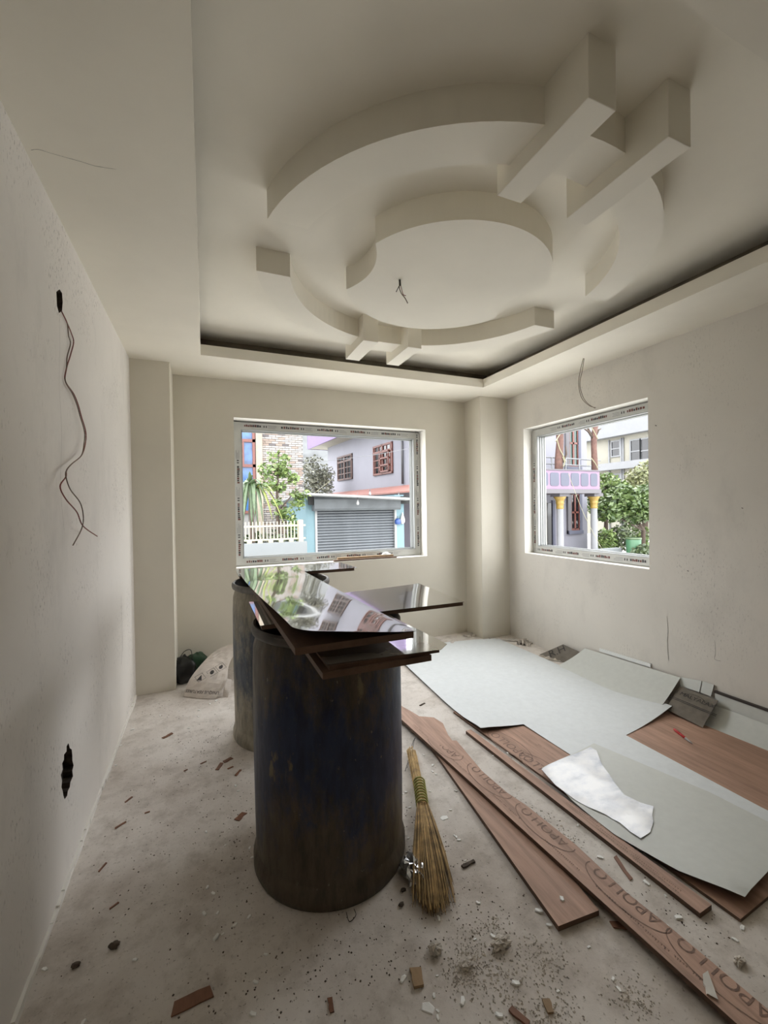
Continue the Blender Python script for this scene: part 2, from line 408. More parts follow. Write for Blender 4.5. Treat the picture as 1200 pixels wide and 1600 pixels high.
# corner columns
COLL = box('wall_column', (XL - .01, 3.5126, 0), (-0.225, YB + .01, ZS + .02), 'wall', None, .004); tag(COLL, kind='structure')
COLR = box('wall_column', (2.5418, 3.5353, 0), (XR + .01, YB + .01, ZS + .02), 'wall', None, .004); tag(COLR, kind='structure')
# plaster lip along the foot of the left wall
mb = MB(); ys = [1.25 + i * .06 for i in range(38)]
for i, y in enumerate(ys[:-1]):
    w = .010 + .008 * noise.noise(Vector((y * 5, 0, 3))); hgt = .018 + .012 * noise.noise(Vector((y * 4, 7, 1)))
    mb.box((XL - .005, y, 0), (XL + max(.004, w), y + .061, max(.008, hgt)))
tag(mb.build('baseboard_left', 'reveal'), kind='structure')

# tray ceiling
ceil = empty('ceiling', (0, 0, 0)); tag(ceil, 'beige plaster tray ceiling with raised ring and disc ornament', kind='structure')
box('tray_slab', (XL - .2, YR - .2, ZC), (XR + .2, YB + .2, ZC + .12), 'ceiling', ceil)
sof = MB()
sof.box((XL - .01, YR - .01, ZS), (TX0, YB + .01, ZS + .03))
sof.box((TX1, YR - .01, ZS), (XR + .01, YB + .01, ZS + .03))
sof.box((TX0 - .001, TY1, ZS), (TX1 + .001, YB + .01, ZS + .03))
sof.box((TX0 - .001, YR - .01, ZS), (TX1 + .001, TY0, ZS + .03))
# merge as separate flush boards with a raised lip around the opening
sof_o = sof.build('soffit', 'ceiling', ceil)
lip = MB(); t = .025
lip.box((TX0 - t, TY0 - t, ZS + .03), (TX0, TY1 + t, ZL)); lip.box((TX1, TY0 - t, ZS + .03), (TX1 + t, TY1 + t, ZL))
lip.box((TX0, TY1, ZS + .03), (TX1, TY1 + t, ZL)); lip.box((TX0, TY0 - t, ZS + .03), (TX1, TY0, ZL))
lip.build('tray_lip', 'ceiling', ceil)
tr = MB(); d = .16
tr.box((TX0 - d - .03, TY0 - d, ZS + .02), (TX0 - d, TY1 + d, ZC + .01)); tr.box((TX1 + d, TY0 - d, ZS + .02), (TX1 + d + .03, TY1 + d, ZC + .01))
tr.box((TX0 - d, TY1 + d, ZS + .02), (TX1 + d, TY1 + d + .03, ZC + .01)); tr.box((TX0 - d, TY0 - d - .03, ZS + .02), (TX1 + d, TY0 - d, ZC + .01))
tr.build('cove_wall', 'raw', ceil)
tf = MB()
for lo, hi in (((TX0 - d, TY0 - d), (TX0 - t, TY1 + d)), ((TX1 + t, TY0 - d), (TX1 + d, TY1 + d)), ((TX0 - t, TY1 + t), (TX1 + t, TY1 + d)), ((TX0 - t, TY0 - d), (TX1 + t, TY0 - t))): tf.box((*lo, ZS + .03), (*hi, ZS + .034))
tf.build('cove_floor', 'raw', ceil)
CX, CYC, ZR, HB = 1.190, 1.943, 2.490, 1.102
RO, RI, CUT = 0.962, 0.803, 0.197
def arc_poly(sgn):
    ao = math.asin(CUT / RO); ai = math.asin(CUT / RI); n = 44
    pts = [(RO * math.cos(ao + (math.pi - 2 * ao) * i / n), RO * math.sin(ao + (math.pi - 2 * ao) * i / n)) for i in range(n + 1)]
    pts += [(RI * math.cos(math.pi - ai - (math.pi - 2 * ai) * i / n), RI * math.sin(math.pi - ai - (math.pi - 2 * ai) * i / n)) for i in range(n + 1)]
    return [(CX + x, CYC + sgn * y) for x, y in pts]
prism('ring_arc', arc_poly(-1), ZR, ZC + .01, 'ceiling', ceil)
prism('ring_arc', arc_poly(1), ZR, ZC + .01, 'ceiling', ceil)
RD, CD, SAG = 0.525, 0.209, 0.062
ad = math.asin(CD / RD); xd = RD * math.cos(ad); n = 40
dp = [(RD * math.cos(ad + (math.pi - 2 * ad) * i / n), RD * math.sin(ad + (math.pi - 2 * ad) * i / n)) for i in range(n + 1)]
dp += [(-xd + SAG * (1 - (2 * i / 12 - 1) ** 2), CD - 2 * CD * i / 12) for i in range(1, 12)]
dp += [(-RD * math.cos(ad + (math.pi - 2 * ad) * i / n), -RD * math.sin(ad + (math.pi - 2 * ad) * i / n)) for i in range(n + 1)]
dp += [(xd - SAG * (1 - (2 * i / 12 - 1) ** 2), -CD + 2 * CD * i / 12) for i in range(1, 12)]
prism('central_disc', [(CX + x, CYC + y) for x, y in dp], ZR, ZC + .01, 'ceiling', ceil)
for x0, x1 in ((.884, .980), (1.180, 1.275)):
    for y0, y1 in ((.768, 1.122), (2.380, 2.725)):
        box('ceiling_bar', (x0 * HB, y0 * HB, ZS), (x1 * HB, y1 * HB, ZC + .01), 'ceiling', ceil, .002)

# ---------------------------------------------------------------- windows: film-wrapped sliding frames without sashes
def window(name, u0, u1, z0, z1, axis, at, inset, label):
    root = empty(name); tag(root, label, kind='structure')
    FW, FD = .062, .11
    def bx(mb, ua, ub, za, zb, d0, d1):
        if axis == 'y': mb.box((ua, at + d0, za), (ub, at + d1, zb))
        else: mb.box((at + d0, ua, za), (at + d1, ub, zb))
    def member(nm, ua, ub, za, zb, vert, first):
        mb = MB(); bx(mb, ua, ub, za, zb, inset, inset + .035); mb.build(nm, 'frame', root)
        w = MB()     # white sash tracks behind the filmed face
        s = .012 if first else -.012
        for k in range(3):
            a, b = inset + .036 + k * .027, inset + .040 + k * .027 + (.010 if k == 1 else 0)
            if vert: bx(w, ua + (0 if first else .0), ub + (0.012 if first else 0) - (0 if first else 0), za, zb, a, b) if first else bx(w, ua - .012, ub, za, zb, a, b)
            else: bx(w, ua, ub, za, zb + .012, a, b) if first else bx(w, ua, ub, za - .012, zb, a, b)
        w.build('sash_track', 'frame_white', root)
        lip_ = MB()  # white inner edge of the profile
        if vert: bx(lip_, (ub if first else ua - .006), (ub + .006 if first else ua), za, zb, inset + .006, inset + FD)
        else: bx(lip_, ua + FW, ub - FW, (zb if first else za - .006), (zb + .006 if first else za), inset + .006, inset + FD)
        lip_.build('profile_edge', 'frame_white', root)
    member('frame_rail', u0, u1, z0, z0 + FW, False, True)
    member('frame_rail', u0, u1, z1 - FW, z1, False, False)
    member('jamb', u0, u0 + FW, z0 + FW, z1 - FW, True, True)
    member('jamb', u1 - FW, u1, z0 + FW, z1 - FW, True, False)
    # printed protective film: clusters of small marks along each member
    pr = {'film_red': MB(), 'film_black': MB(), 'film_grey': MB()}
    rnd = random.Random(name)
    def mark(k, a0, a1, b0, b1, vert, base):
        e = inset - .0012
        if vert: ua, ub, za, zb = base + b0, base + b1, a0, a1
        else: ua, ub, za, zb = a0, a1, base + b0, base + b1
        if axis == 'y': v = [(ua, at + e, za), (ub, at + e, za), (ub, at + e, zb), (ua, at + e, zb)]
        else: v = [(at + e, ua, za), (at + e, ub, za), (at + e, ub, zb), (at + e, ua, zb)]
        pr[k].add(v, [(0, 1, 2, 3)])
    for vert, base, a0, a1 in ((False, z0, u0, u1), (False, z1 - FW, u0, u1), (True, u0, z0, z1), (True, u1 - FW, z0, z1)):
        a = a0 + .09
        while a < a1 - .22:
            x = a
            for k in range(rnd.randint(7, 9)):
                w = rnd.uniform(.010, .017); hh = rnd.uniform(.014, .022)
                mark(rnd.choice(['film_red', 'film_black', 'film_red', 'film_black']), x, x + w, .024, .024 + hh, vert, base); x += w + rnd.uniform(.002, .006)
            x += .018
            for k in range(2): mark('film_black', x, x + .009, .023, .041, vert, base); x += .020
            for k in range(3): mark('film_grey', x, x + rnd.uniform(.05, .085), .017 + k * .011, .0205 + k * .011, vert, base)
            a = x + .115
    for k, q in pr.items():
        o = q.build('film_print', k, root); o['label'] = 'small red and dark print on the protective film'
    return root
window('window_1', W1[0] + .004, W1[1] - .004, W1[2] + .004, W1[3] - .012, 'y', YB, .125, 'wide grey film-wrapped window frame facing the shop shutter')
window('window_2', W2[0] + .004, W2[1] - .004, W2[2] + .004, W2[3] - .012, 'x', XR, .10, 'narrower film-wrapped window frame facing the balcony house')
# ---------------------------------------------------------------- hairline cracks and marks on the plaster
M['crack'] = plain('crack_line', (0.20, 0.18, 0.16), 0.9)
def crack(parent, pts, nrm, w):
    pts = spline(pts, 5); v = []; f = []
    for i, p_ in enumerate(pts):
        t_ = (pts[min(i + 1, len(pts) - 1)] - pts[max(i - 1, 0)]).normalized(); s_ = t_.cross(Vector(nrm)).normalized()
        ww = w * (.5 + .6 * abs(noise.noise(p_ * 40))) * (1 if 0 < i < len(pts) - 1 else .3)
        v += [p_ + s_ * ww + Vector(nrm) * .0012, p_ - s_ * ww + Vector(nrm) * .0012]
    for i in range(len(pts) - 1): f.append((2 * i, 2 * i + 1, 2 * i + 3, 2 * i + 2))
    return mesh('crack', v, f, 'crack', parent)
crack(wall_right, [atX(a, b, XR) for a, b in ((1042, 962), (1044, 985), (1043, 1005), (1045, 1033))], (-1, 0, 0), .0022)
crack(wall_right, [atX(a, b, XR) for a, b in ((1117, 1000), (1118, 1020), (1117, 1030), (1127, 1033))], (-1, 0, 0), .0016)
for a, b in ((1075, 892), (1160, 794), (1025, 665)): crack(wall_right, [atX(a - 1.5, b - .6, XR), atX(a + 1.5, b + .6, XR)], (-1, 0, 0), .005)
crack(wall_left, [atX(a, b, XL) for a, b in ((189, 930), (190, 970), (191, 1010), (189, 1040))], (1, 0, 0), .0022)
crack(wall_left, [atX(a, b, XL) for a, b in ((92, 490), (93, 540), (92, 600), (96, 680), (94, 760), (100, 830))], (1, 0, 0), .0009)
crack(ceil, [G(a, b, ZS) for a, b in ((48, 234), (60, 233), (80, 239), (105, 246), (130, 253), (150, 259), (182, 264))], (0, 0, -1), .0010)
# ================================================================ OUTSIDE (street about one metre below the room's floor)
GZ = -1.1
EXT = 0.31     # outdoor colours darkened, holding the street's brightness down in the paint itself
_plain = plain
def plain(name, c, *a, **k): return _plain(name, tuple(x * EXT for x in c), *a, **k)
M['ground'] = _plain('street_concrete', (0.55, 0.54, 0.51), 0.9, 0, .15, .6)
M['plaster_white'] = plain('white_plaster', (0.50, 0.51, 0.53), 0.8, 0, .06, 1.2)
M['plaster_lav'] = plain('pale_lavender_plaster', (0.52, 0.52, 0.60), 0.8, 0, .05, .8)
M['fascia_purple'] = plain('lilac_fascia_paint', (0.33, 0.22, 0.47), 0.7, 0, .04, 1)
M['cream'] = plain('cream_paint', (0.68, 0.65, 0.54), 0.8, 0, .05, 1)
M['slate_purple'] = plain('slate_purple_paint', (0.26, 0.24, 0.30), 0.8, 0, .06, 1)
M['red_wood'] = plain('red_brown_window_wood', (0.30, 0.085, 0.06), 0.5, 0, .1, 6)
M['red_dark'] = plain('dark_brown_window_wood', (0.17, 0.075, 0.055), 0.5, 0, .1, 6)
M['glass_dark'] = plain('dark_window_glass', (0.03, 0.03, 0.035), 0.08, 0, .2, 2)
M['glass_blue'] = plain('blue_reflective_glass', (0.07, 0.20, 0.50), 0.12, 0, .6, 3.5)
M['glass_green'] = plain('green_window_glass', (0.02, 0.09, 0.07), 0.1, 0, .3, 2)
M['awning_pink'] = plain('salmon_roof_sheet', (0.62, 0.27, 0.22), 0.6, 0, .06, 2)
M['shutter'] = plain('grey_steel_shutter', (0.27, 0.295, 0.325), 0.4, .3, .12, 3)
M['shutter_box'] = plain('grey_shutter_housing', (0.17, 0.19, 0.205), 0.55, .1, .2, 2.5)
M['aqua'] = plain('aqua_painted_wall', (0.36, 0.58, 0.66), 0.8, 0, .06, 2)
M['roof_white'] = plain('white_roof_edge', (0.70, 0.71, 0.71), 0.6)
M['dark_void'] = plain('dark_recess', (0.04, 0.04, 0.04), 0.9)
M['rail_cream'] = plain('cream_railing_paint', (0.74, 0.70, 0.52), 0.5)
M['wall_low'] = plain('low_wall_whitewash', (0.37, 0.40, 0.41), 0.8, 0, .06, 2)
M['pilaster'] = plain('cream_stone_pilaster', (0.66, 0.56, 0.43), 0.8, 0, .15, 5)
M['mortar'] = plain('pale_mortar', (0.52, 0.50, 0.48), 0.9)
M['bark'] = plain('grey_brown_bark', (0.16, 0.11, 0.08), 0.9, 0, .3, 20)
M['bark_red'] = plain('red_brown_bare_trunk', (0.24, 0.115, 0.085), 0.8, 0, .3, 8)
M['vine'] = plain('pale_vine_rope', (0.60, 0.56, 0.34), 0.7)
M['gold'] = plain('gold_capital_paint', (0.62, 0.40, 0.06), 0.45, 0, .2, 12)
M['pink_par'] = plain('pink_parapet_paint', (0.47, 0.32, 0.47), 0.7, 0, .03, 1)
M['panel_grey'] = plain('blue_grey_panel_paint', (0.19, 0.20, 0.28), 0.7, 0, .06, 3)
M['grey_trim'] = plain('grey_trim_paint', (0.25, 0.235, 0.255), 0.7, 0, .05, 1)
M['terracotta'] = plain('terracotta_edge', (0.33, 0.12, 0.09), 0.8, 0, .15, 4)
M['bulb'] = plain('white_bulb_glass', (0.82, 0.82, 0.80), 0.3)
M['blue_plastic'] = plain('blue_plastic', (0.06, 0.16, 0.55), 0.4)
M['white_plastic_bag'] = plain('white_plastic_bag', (0.74, 0.75, 0.77), 0.4)
M['grey_pipe'] = plain('grey_pipe', (0.14, 0.14, 0.15), 0.5)
M['cable'] = plain('outdoor_cable', (0.30, 0.30, 0.31), 0.6)
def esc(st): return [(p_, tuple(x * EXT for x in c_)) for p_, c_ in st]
def brick_mat():
    m, nt, b = nodes('mixed_pale_brick'); b.inputs['Roughness'].default_value = 0.85
    g = nt.nodes.new('ShaderNodeNewGeometry')
    r = ramp(nt, g.outputs['Random Per Island'], esc([(0.0, (0.24, 0.21, 0.21)), (0.08, (0.58, 0.44, 0.36)), (0.30, (0.68, 0.60, 0.54)), (0.7, (0.72, 0.67, 0.63)), (1.0, (0.60, 0.50, 0.46))]))
    r.color_ramp.interpolation = 'CONSTANT'
    nt.links.new(r.outputs[0], b.inputs['Base Color']); return m
M['brick'] = brick_mat()
def leaf_mat(name, a, b_):
    m, nt, b = nodes(name); b.inputs['Roughness'].default_value = 0.5
    g = nt.nodes.new('ShaderNodeNewGeometry')
    r = ramp(nt, g.outputs['Random Per Island'], esc([(0.0, a), (1.0, b_)]))
    nt.links.new(r.outputs[0], b.inputs['Base Color']); b.inputs['Transmission Weight'].default_value = 0.0
    return m
M['leaf_fresh'] = leaf_mat('fresh_green_leaf', (0.14, 0.26, 0.05), (0.42, 0.56, 0.16))
M['leaf_dark'] = leaf_mat('dark_green_leaf', (0.045, 0.085, 0.025), (0.16, 0.22, 0.07))
M['leaf_mid'] = leaf_mat('mid_green_leaf', (0.07, 0.15, 0.03), (0.26, 0.38, 0.10))
M['leaf_pale'] = leaf_mat('pale_yellow_green_leaf', (0.26, 0.30, 0.10), (0.52, 0.52, 0.26))
M['leaf_grey'] = leaf_mat('grey_green_leaf', (0.20, 0.22, 0.15), (0.55, 0.54, 0.40))
M['leaf_blade'] = plain('long_green_blade', (0.15, 0.24, 0.10), 0.4, 0, .35, 14)
M['leaf_yellow'] = plain('yellow_green_blade', (0.40, 0.48, 0.08), 0.4, 0, .3, 14)
M['hill'] = plain('hazy_rock_hillside', (0.27, 0.28, 0.285), 0.95, 0, .35, .25)

ground = box('ground', (-60, YB + .26, GZ - .2), (90, 140, GZ), 'ground'); tag(ground, kind='structure')
ground2 = box('ground', (XR + .26, -60, GZ - .2), (90, YB + .26, GZ), 'ground'); tag(ground2, kind='structure')
ground3 = box('ground', (-60, -60, GZ - .2), (XR + .26, YR - .26, GZ), 'ground'); tag(ground3, kind='structure')

def foliage(name, blobs, size, m, parent, seed=1, aspect=.5):
    r = random.Random(seed); v = []; f = []
    for c, rad, n in blobs:
        c = Vector(c)
        for _ in range(n):
            while True:
                q = Vector((r.uniform(-1, 1), r.uniform(-1, 1), r.uniform(-1, 1)))
                if .25 < q.length < 1: break
            p = c + Vector((q.x * rad[0], q.y * rad[1], q.z * rad[2]))
            a = Vector((r.gauss(0, 1), r.gauss(0, 1), r.gauss(0, .7))).normalized()
            b = a.cross(Vector((r.gauss(0, 1), r.gauss(0, 1), r.gauss(0, 1)))).normalized()
            s = size * r.uniform(.6, 1.3); n0 = len(v)
            v += [p - a * s, p + b * s * aspect, p + a * s, p - b * s * aspect]; f.append((n0, n0 + 1, n0 + 2, n0 + 3))
    o = mesh(name, v, f, m, parent); o['kind'] = 'stuff'; return o

# ---- distant hillside
v = []; f = []; nx, nz = 40, 14
for j in range(nz):
    for i in range(nx):
        x = -30 + i * 2.6; h = j / (nz - 1)
        v.append((x, 62 + h * 26 + 3 * noise.noise(Vector((i * .4, j * .5, 0))), GZ + h * (24 + 6 * noise.noise(Vector((i * .15, 0, 4))))))
for j in range(nz - 1):
    for i in range(nx - 1): f.append((j * nx + i, j * nx + i + 1, (j + 1) * nx + i + 1, (j + 1) * nx + i))
tag(mesh('hillside', v, f, 'hill', None, True), kind='structure')

# ---- brick building behind the fence
bb = empty('brick_building', (1.0, 15, GZ)); tag(bb, 'pale brick building with blue glass windows behind the railing', 'building')
def child(o, root):
    o.parent = root; o.matrix_parent_inverse = Matrix.Translation(root.location).inverted(); return o
YF = 15.0
bx1 = atY(474, 760, YF).x; bxl = -6.0
child(box('wall', (bxl, YF, GZ), (bx1, YF + 5, 5.6), 'mortar'), bb)
px0 = atY(400, 740, YF).x; px1 = atY(410, 740, YF).x
child(box('pilaster', (px0, YF - .12, GZ), (px1, YF + .01, 5.6), 'pilaster'), bb)
mbk = MB(); z = GZ + .2; row = 0; rb = random.Random(5)
while z < 5.5:
    x = px1 + .01 - (row % 2) * .13
    while x < bx1 - .05:
        a = max(x, px1 + .005); e = min(x + .213, bx1 - .002)
        if e - a > .04: mbk.box((a, YF - .03 - rb.uniform(0, .02), z), (e, YF + .01, z + .058))
        x += .225
    z += .074; row += 1
o = child(mbk.build('brick_cladding', 'brick'), bb); o['kind'] = 'stuff'
wx0 = atY(360, 700, YF).x; wx1 = px0 - .02
zz = [atY(388, y, YF).z for y in (640, 689, 728, 762, 800)]
for i in range(4):
    w = child(box('window_pane', (wx0, YF - .03, zz[i + 1] + .05), (wx1 - .07, YF + .01, zz[i] - .05), 'glass_blue'), bb)
for q in zz: child(box('window_frame_bar', (wx0, YF - .09, q - .05), (wx1, YF + .01, q + .05), 'red_wood'), bb)
child(box('window_frame_bar', (wx1 - .09, YF - .09, zz[4]), (wx1, YF + .01, zz[0]), 'red_wood'), bb)
mx = atY(378.5, 700, YF).x
child(box('window_frame_bar', (mx - .05, YF - .085, zz[2]), (mx + .05, YF + .01, zz[1]), 'red_wood'), bb)

# ---- low wall and cream railing
YW = 9.5
fx0 = -3.5; fx1 = atY(480, 850, YW).x
lw = box('low_wall', (fx0, YW, GZ), (fx1, YW + .18, atY(430, 848, YW).z), 'wall_low', None, .01); tag(lw, 'whitewashed low street wall under the cream railing', 'wall')
fe = empty('railing', (fx0, YW, 0)); tag(fe, 'cream metal railing with thin upright bars on the low wall', 'railing')
zt = atY(430, 822, YW).z; zb = atY(430, 843, YW).z; zw = atY(430, 848, YW).z
child(box('rail', (fx0, YW + .05, zt - .02), (fx1 - .02, YW + .09, zt + .02), 'rail_cream'), fe)
child(box('rail', (fx0, YW + .05, zb - .018), (fx1 - .02, YW + .09, zb + .018), 'rail_cream'), fe)
bar = None; x = fx1 - .12; k = 0
pitch = (atY(440, 830, YW).x - atY(434.6, 830, YW).x)
while x > -.2:
    if bar is None:
        bar = box('bar', (-.011, -.011, zb), (.011, .011, zt + .10), 'rail_cream'); b_ = bar
    else:
        b_ = bar.copy(); COL.objects.link(b_)
    b_.location = (x, YW + .07, 0); child(b_, fe)
    if k % 3 == 0:
        child(box('foot_block', (x - .05, YW + .04, zw - .01), (x + .05, YW + .10, zb), 'rail_cream'), fe)
    x -= pitch; k += 1
ex = atY(472, 830, YW).x
child(box('end_post', (ex - .07, YW + .02, zw - .005), (ex + .03, YW + .14, atY(472, 812, YW).z), 'rail_cream'), fe)

# ---- plants behind the railing
def blade(name, base, tip, droop, w, m, parent, n=7):
    base = Vector(base); tip = Vector(tip); v = []; f = []
    side = (tip - base).cross(Vector((0, 0, 1)))
    side = side.normalized() if side.length > 1e-4 else Vector((1, 0, 0))
    for i in range(n + 1):
        t_ = i / n; p = base.lerp(tip, t_); p.z += droop * 4 * t_ * (1 - t_)
        ww = w * (math.sin(math.pi * min(1, .12 + t_ * .88)) ** .7) * (1 - .3 * t_) + .002
        v += [p - side * ww, p + Vector((0, 0, -.25 * ww)), p + side * ww]
    for i in range(n):
        a = i * 3
        f += [(a, a + 1, a + 4, a + 3), (a + 1, a + 2, a + 5, a + 4)]
    o = mesh(name, v, f, m, None, True)
    s_ = o.modifiers.new('thickness', 'SOLIDIFY'); s_.thickness = .006
    return child(o, parent)
YP = 10.3
pb = atY(391, 765, YP)
pl = empty('strap_leaf_plant', (pb.x, YP, GZ)); tag(pl, 'plant with long drooping strap leaves left of the leafy shrub', 'plant')
child(tube('stem', [(pb.x, YP, GZ), (pb.x + .05, YP, 0), (pb.x, YP, pb.z)], [.07, .06, .05], 'bark'), pl)
rb = random.Random(12)
tips = [(372, 812, .5), (380, 822, .6), (388, 815, .5), (394, 830, .55), (398, 812, .5), (404, 826, .55), (411, 815, .5), (383, 800, .4), (376, 790, .45), (401, 795, .4), (416, 790, .4),
        (395, 742, .05), (385, 748, .1), (376, 752, .12), (406, 756, .15), (370, 770, .25), (412, 770, .3), (390, 736, .02), (399, 748, .05), (420, 760, .15)]
for i, (tx, ty, dr) in enumerate(tips):
    tp = atY(tx, ty, YP + rb.uniform(-.55, .25)); b0 = (pb.x + rb.uniform(-.08, .08), YP + rb.uniform(-.05, .05), pb.z + rb.uniform(-.1, .12))
    blade('leaf', b0, tp, dr * .8, .055, 'leaf_blade', pl)
for tx, ty, dr in ((447, 828, .35), (430, 775, .2), (426, 812, .3)):
    blade('leaf', (pb.x + .1, YP - .1, pb.z), atY(tx, ty, YP - .5), dr, .045, 'leaf_yellow', pl)
sh = empty('leafy_shrub', (2.1, 11.2, GZ)); tag(sh, 'airy shrub with light green leaves before the brick wall', 'shrub')
YS = 10.85
def P3(px, py, y): return atY(px, py, y)
tr_pts = [P3(434, 900, YS), P3(434, 815, YS), P3(433, 775, YS), P3(435, 730, YS), P3(436, 705, YS)]
child(tube('trunk', tr_pts, [.05, .045, .035, .02, .01], 'bark'), sh)
for pts in ([(433, 815), (450, 817), (474, 812)], [(434, 790), (420, 765), (408, 742)], [(434, 770), (448, 755), (460, 748)], [(434, 745), (426, 728), (413, 735)], [(434, 800), (455, 775), (470, 760)], [(400, 759), (415, 756), (424, 748)]):
    child(tube('branch', [P3(a, b, YS) for a, b in pts], [.02, .014, .006], 'bark'), sh)
bl = []
for (a, b, rr, n_) in [(427, 712, .17, 40), (445, 716, .14, 34), (413, 733, .17, 60), (436, 732, .2, 70), (441, 740, .13, 55), (458, 749, .16, 60), (420, 755, .22, 90), (437, 761, .16, 50), (433, 784, .14, 60), (463, 772, .17, 45), (465, 789, .2, 50), (449, 803, .2, 60), (456, 818, .22, 70), (437, 805, .15, 40), (470, 778, .15, 30), (445, 730, .2, 40), (460, 833, .2, 50), (478, 772, .12, 14), (425, 738, .2, 30)]:
    q = P3(a, b, YS); bl.append((q, (rr, rr, rr * .9), n_))
child(foliage('foliage', bl, .075, 'leaf_fresh', None, 3), sh)
hd = empty('hedge_bush', (1.6, 10.9, GZ)); tag(hd, 'dark low bush filling the gaps behind the cream railing', 'shrub')
child(foliage('foliage', [((.2 + i * .45, 10.6, GZ + 1.2), (.33, .3, .75), 280) for i in range(5)], .09, 'leaf_dark', None, 8), hd)
db = empty('grey_green_tree', (5.6, 23, GZ)); q = atY(494, 745, 23)
tag(db, 'dusty grey-green tree between the brick building and lilac house', 'tree')
child(tube('trunk', [(q.x, 23, GZ), (q.x, 23, q.z)], [.14, .08], 'bark'), db)
child(foliage('foliage', [(atY(a, b, 23), (r_, r_, r_), n_) for a, b, r_, n_ in [(490, 745, .8, 420), (502, 752, .7, 420), (484, 730, .55, 220), (495, 722, .4, 90), (482, 756, .6, 300), (508, 742, .6, 240), (500, 765, .8, 500)]], .085, 'leaf_grey', None, 9), db)

# ---- shop with a rolling shutter
YSH = 11.5
s0 = atY(478, 800, YSH).x; s1 = atY(631, 800, YSH).x
shp = empty('shutter_shop', (s0, YSH, GZ)); tag(shp, 'small aqua shop with closed grey rolling shutter', 'shop')
sa = atY(494, 800, YSH).x; sb = atY(617, 800, YSH).x
zbx0 = atY(550, 797.5, YSH).z; zbx1 = atY(550, 776, YSH).z
child(box('wall_panel', (s0, YSH, GZ), (sa, YSH + 3, zbx1 + .05), 'aqua'), shp)
child(box('wall_panel', (sb, YSH, GZ), (s1, YSH + 3, zbx1 + .05), 'aqua'), shp)
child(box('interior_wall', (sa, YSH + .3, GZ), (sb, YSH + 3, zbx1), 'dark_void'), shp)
child(box('guide_rail', (sa - .04, YSH - .03, GZ), (sa + .02, YSH + .05, zbx0), 'roof_white'), shp)
child(box('guide_rail', (sb - .02, YSH - .03, GZ), (sb + .04, YSH + .05, zbx0), 'roof_white'), shp)
slat = None; n_sl = 30; hs = (zbx0 - GZ) / n_sl
for i in range(n_sl):
    if slat is None:
        n_ = 6; v = []; f = []
        for j in range(n_ + 1):
            a = math.pi * j / n_
            for xx in (sa + .02, sb - .02): v.append((xx, -.022 * math.sin(a), hs * (.04 + .92 * j / n_)))
        for j in range(n_): f.append((2 * j, 2 * j + 1, 2 * j + 3, 2 * j + 2))
        v += [(sa + .02, .02, hs * .04), (sb - .02, .02, hs * .04), (sa + .02, .02, hs * .96), (sb - .02, .02, hs * .96)]
        k = 2 * (n_ + 1); f += [(k, k + 2, k + 3, k + 1), (0, k, k + 1, 1), (2 * n_, 2 * n_ + 1, k + 3, k + 2)]
        slat = mesh('slat', v, f, 'shutter'); s_ = slat
    else: s_ = slat.copy(); COL.objects.link(s_)
    s_.location = (0, YSH + .06, GZ + i * hs); child(s_, shp)
# rounded housing
bx_a = atY(491, 790, YSH - .28).x; bx_b = atY(626, 790, YSH - .28).x
v = []; prof = [(.0, zbx0), (-.26, zbx0 + .0), (-.30, zbx0 + .06), (-.30, zbx1 - .08), (-.26, zbx1), (0, zbx1)]
for xx in (bx_a, bx_b):
    for a, b in prof: v.append((xx, YSH + a, b))
f = [(i, i + 1, i + 7, i + 6) for i in range(5)] + [(5, 4, 3, 2, 1, 0), (6, 7, 8, 9, 10, 11)]
child(mesh('shutter_housing', v, f, 'shutter_box'), shp)
ra, rb_ = atY(470, 769.5, YSH - .7), atY(645, 778, YSH - .7)
def slab(name, p, q, back, th, m, parent, lift=.25):
    v = [(p.x, p.y, p.z), (q.x, q.y, q.z), (q.x, q.y + back, q.z + lift), (p.x, p.y + back, p.z + lift)]
    v = v + [(a, b, c - th) for a, b, c in v]
    return child(mesh(name, v, [(0, 1, 2, 3), (7, 6, 5, 4), (0, 4, 5, 1), (1, 5, 6, 2), (2, 6, 7, 3), (3, 7, 4, 0)], m), parent)
slab('roof_sheet', ra, rb_, 3.9, .05, 'roof_white', shp, -.15)
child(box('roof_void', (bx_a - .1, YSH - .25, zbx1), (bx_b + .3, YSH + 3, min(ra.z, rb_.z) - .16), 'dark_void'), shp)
def bulb(px, py, y, label, hang):
    p = atY(px, py, y); r = empty('light_bulb', p); tag(r, label, 'bulb')
    o = lathe('glass', [(.001, -.09), (.03, -.08), (.042, -.045), (.035, -.01), (.018, .02), (.016, .05)], 'bulb', r, 12)
    o = lathe('cap', [(.018, .045), (.02, .05), (.02, .10), (.001, .105)], 'grey_pipe', r, 10)
    tube('cord', [(0, 0, .1), (0, 0, hang)], .005, 'cable', r)
bulb(559, 784, YSH - .5, 'white bulb hanging before the shutter housing', .26)
bulb(578, 770, 13.5, 'white bulb above the shop roof, nearer its middle', .14)
bulb(623, 774, 13.5, 'white bulb above the right end of the shop roof', .18)
p = atY(621.5, 815, YSH - .06); hl = empty('blue_helmet', p); tag(hl, 'blue plastic helmet hanging on the aqua shop wall', 'helmet')
lathe('shell', [(.001, .10), (.05, .09), (.085, .05), (.095, 0), (.09, -.05), (.07, -.08)], 'blue_plastic', hl, 16)
lathe('hanger', [(.01, .1), (.012, .16)], 'grey_pipe', hl, 8)
p = atY(629, 812, YSH - .05)
v = []; f = []
for j in range(7):
    for i in range(10):
        a = 2 * math.pi * i / 10; r_ = [.01, .03, .05, .07, .085, .08, .03][j] * (1 + .2 * noise.noise(Vector((i, j, 2))))
        v.append((p.x + r_ * math.cos(a), p.y + .6 * r_ * math.sin(a), p.z + .22 - j * .058))
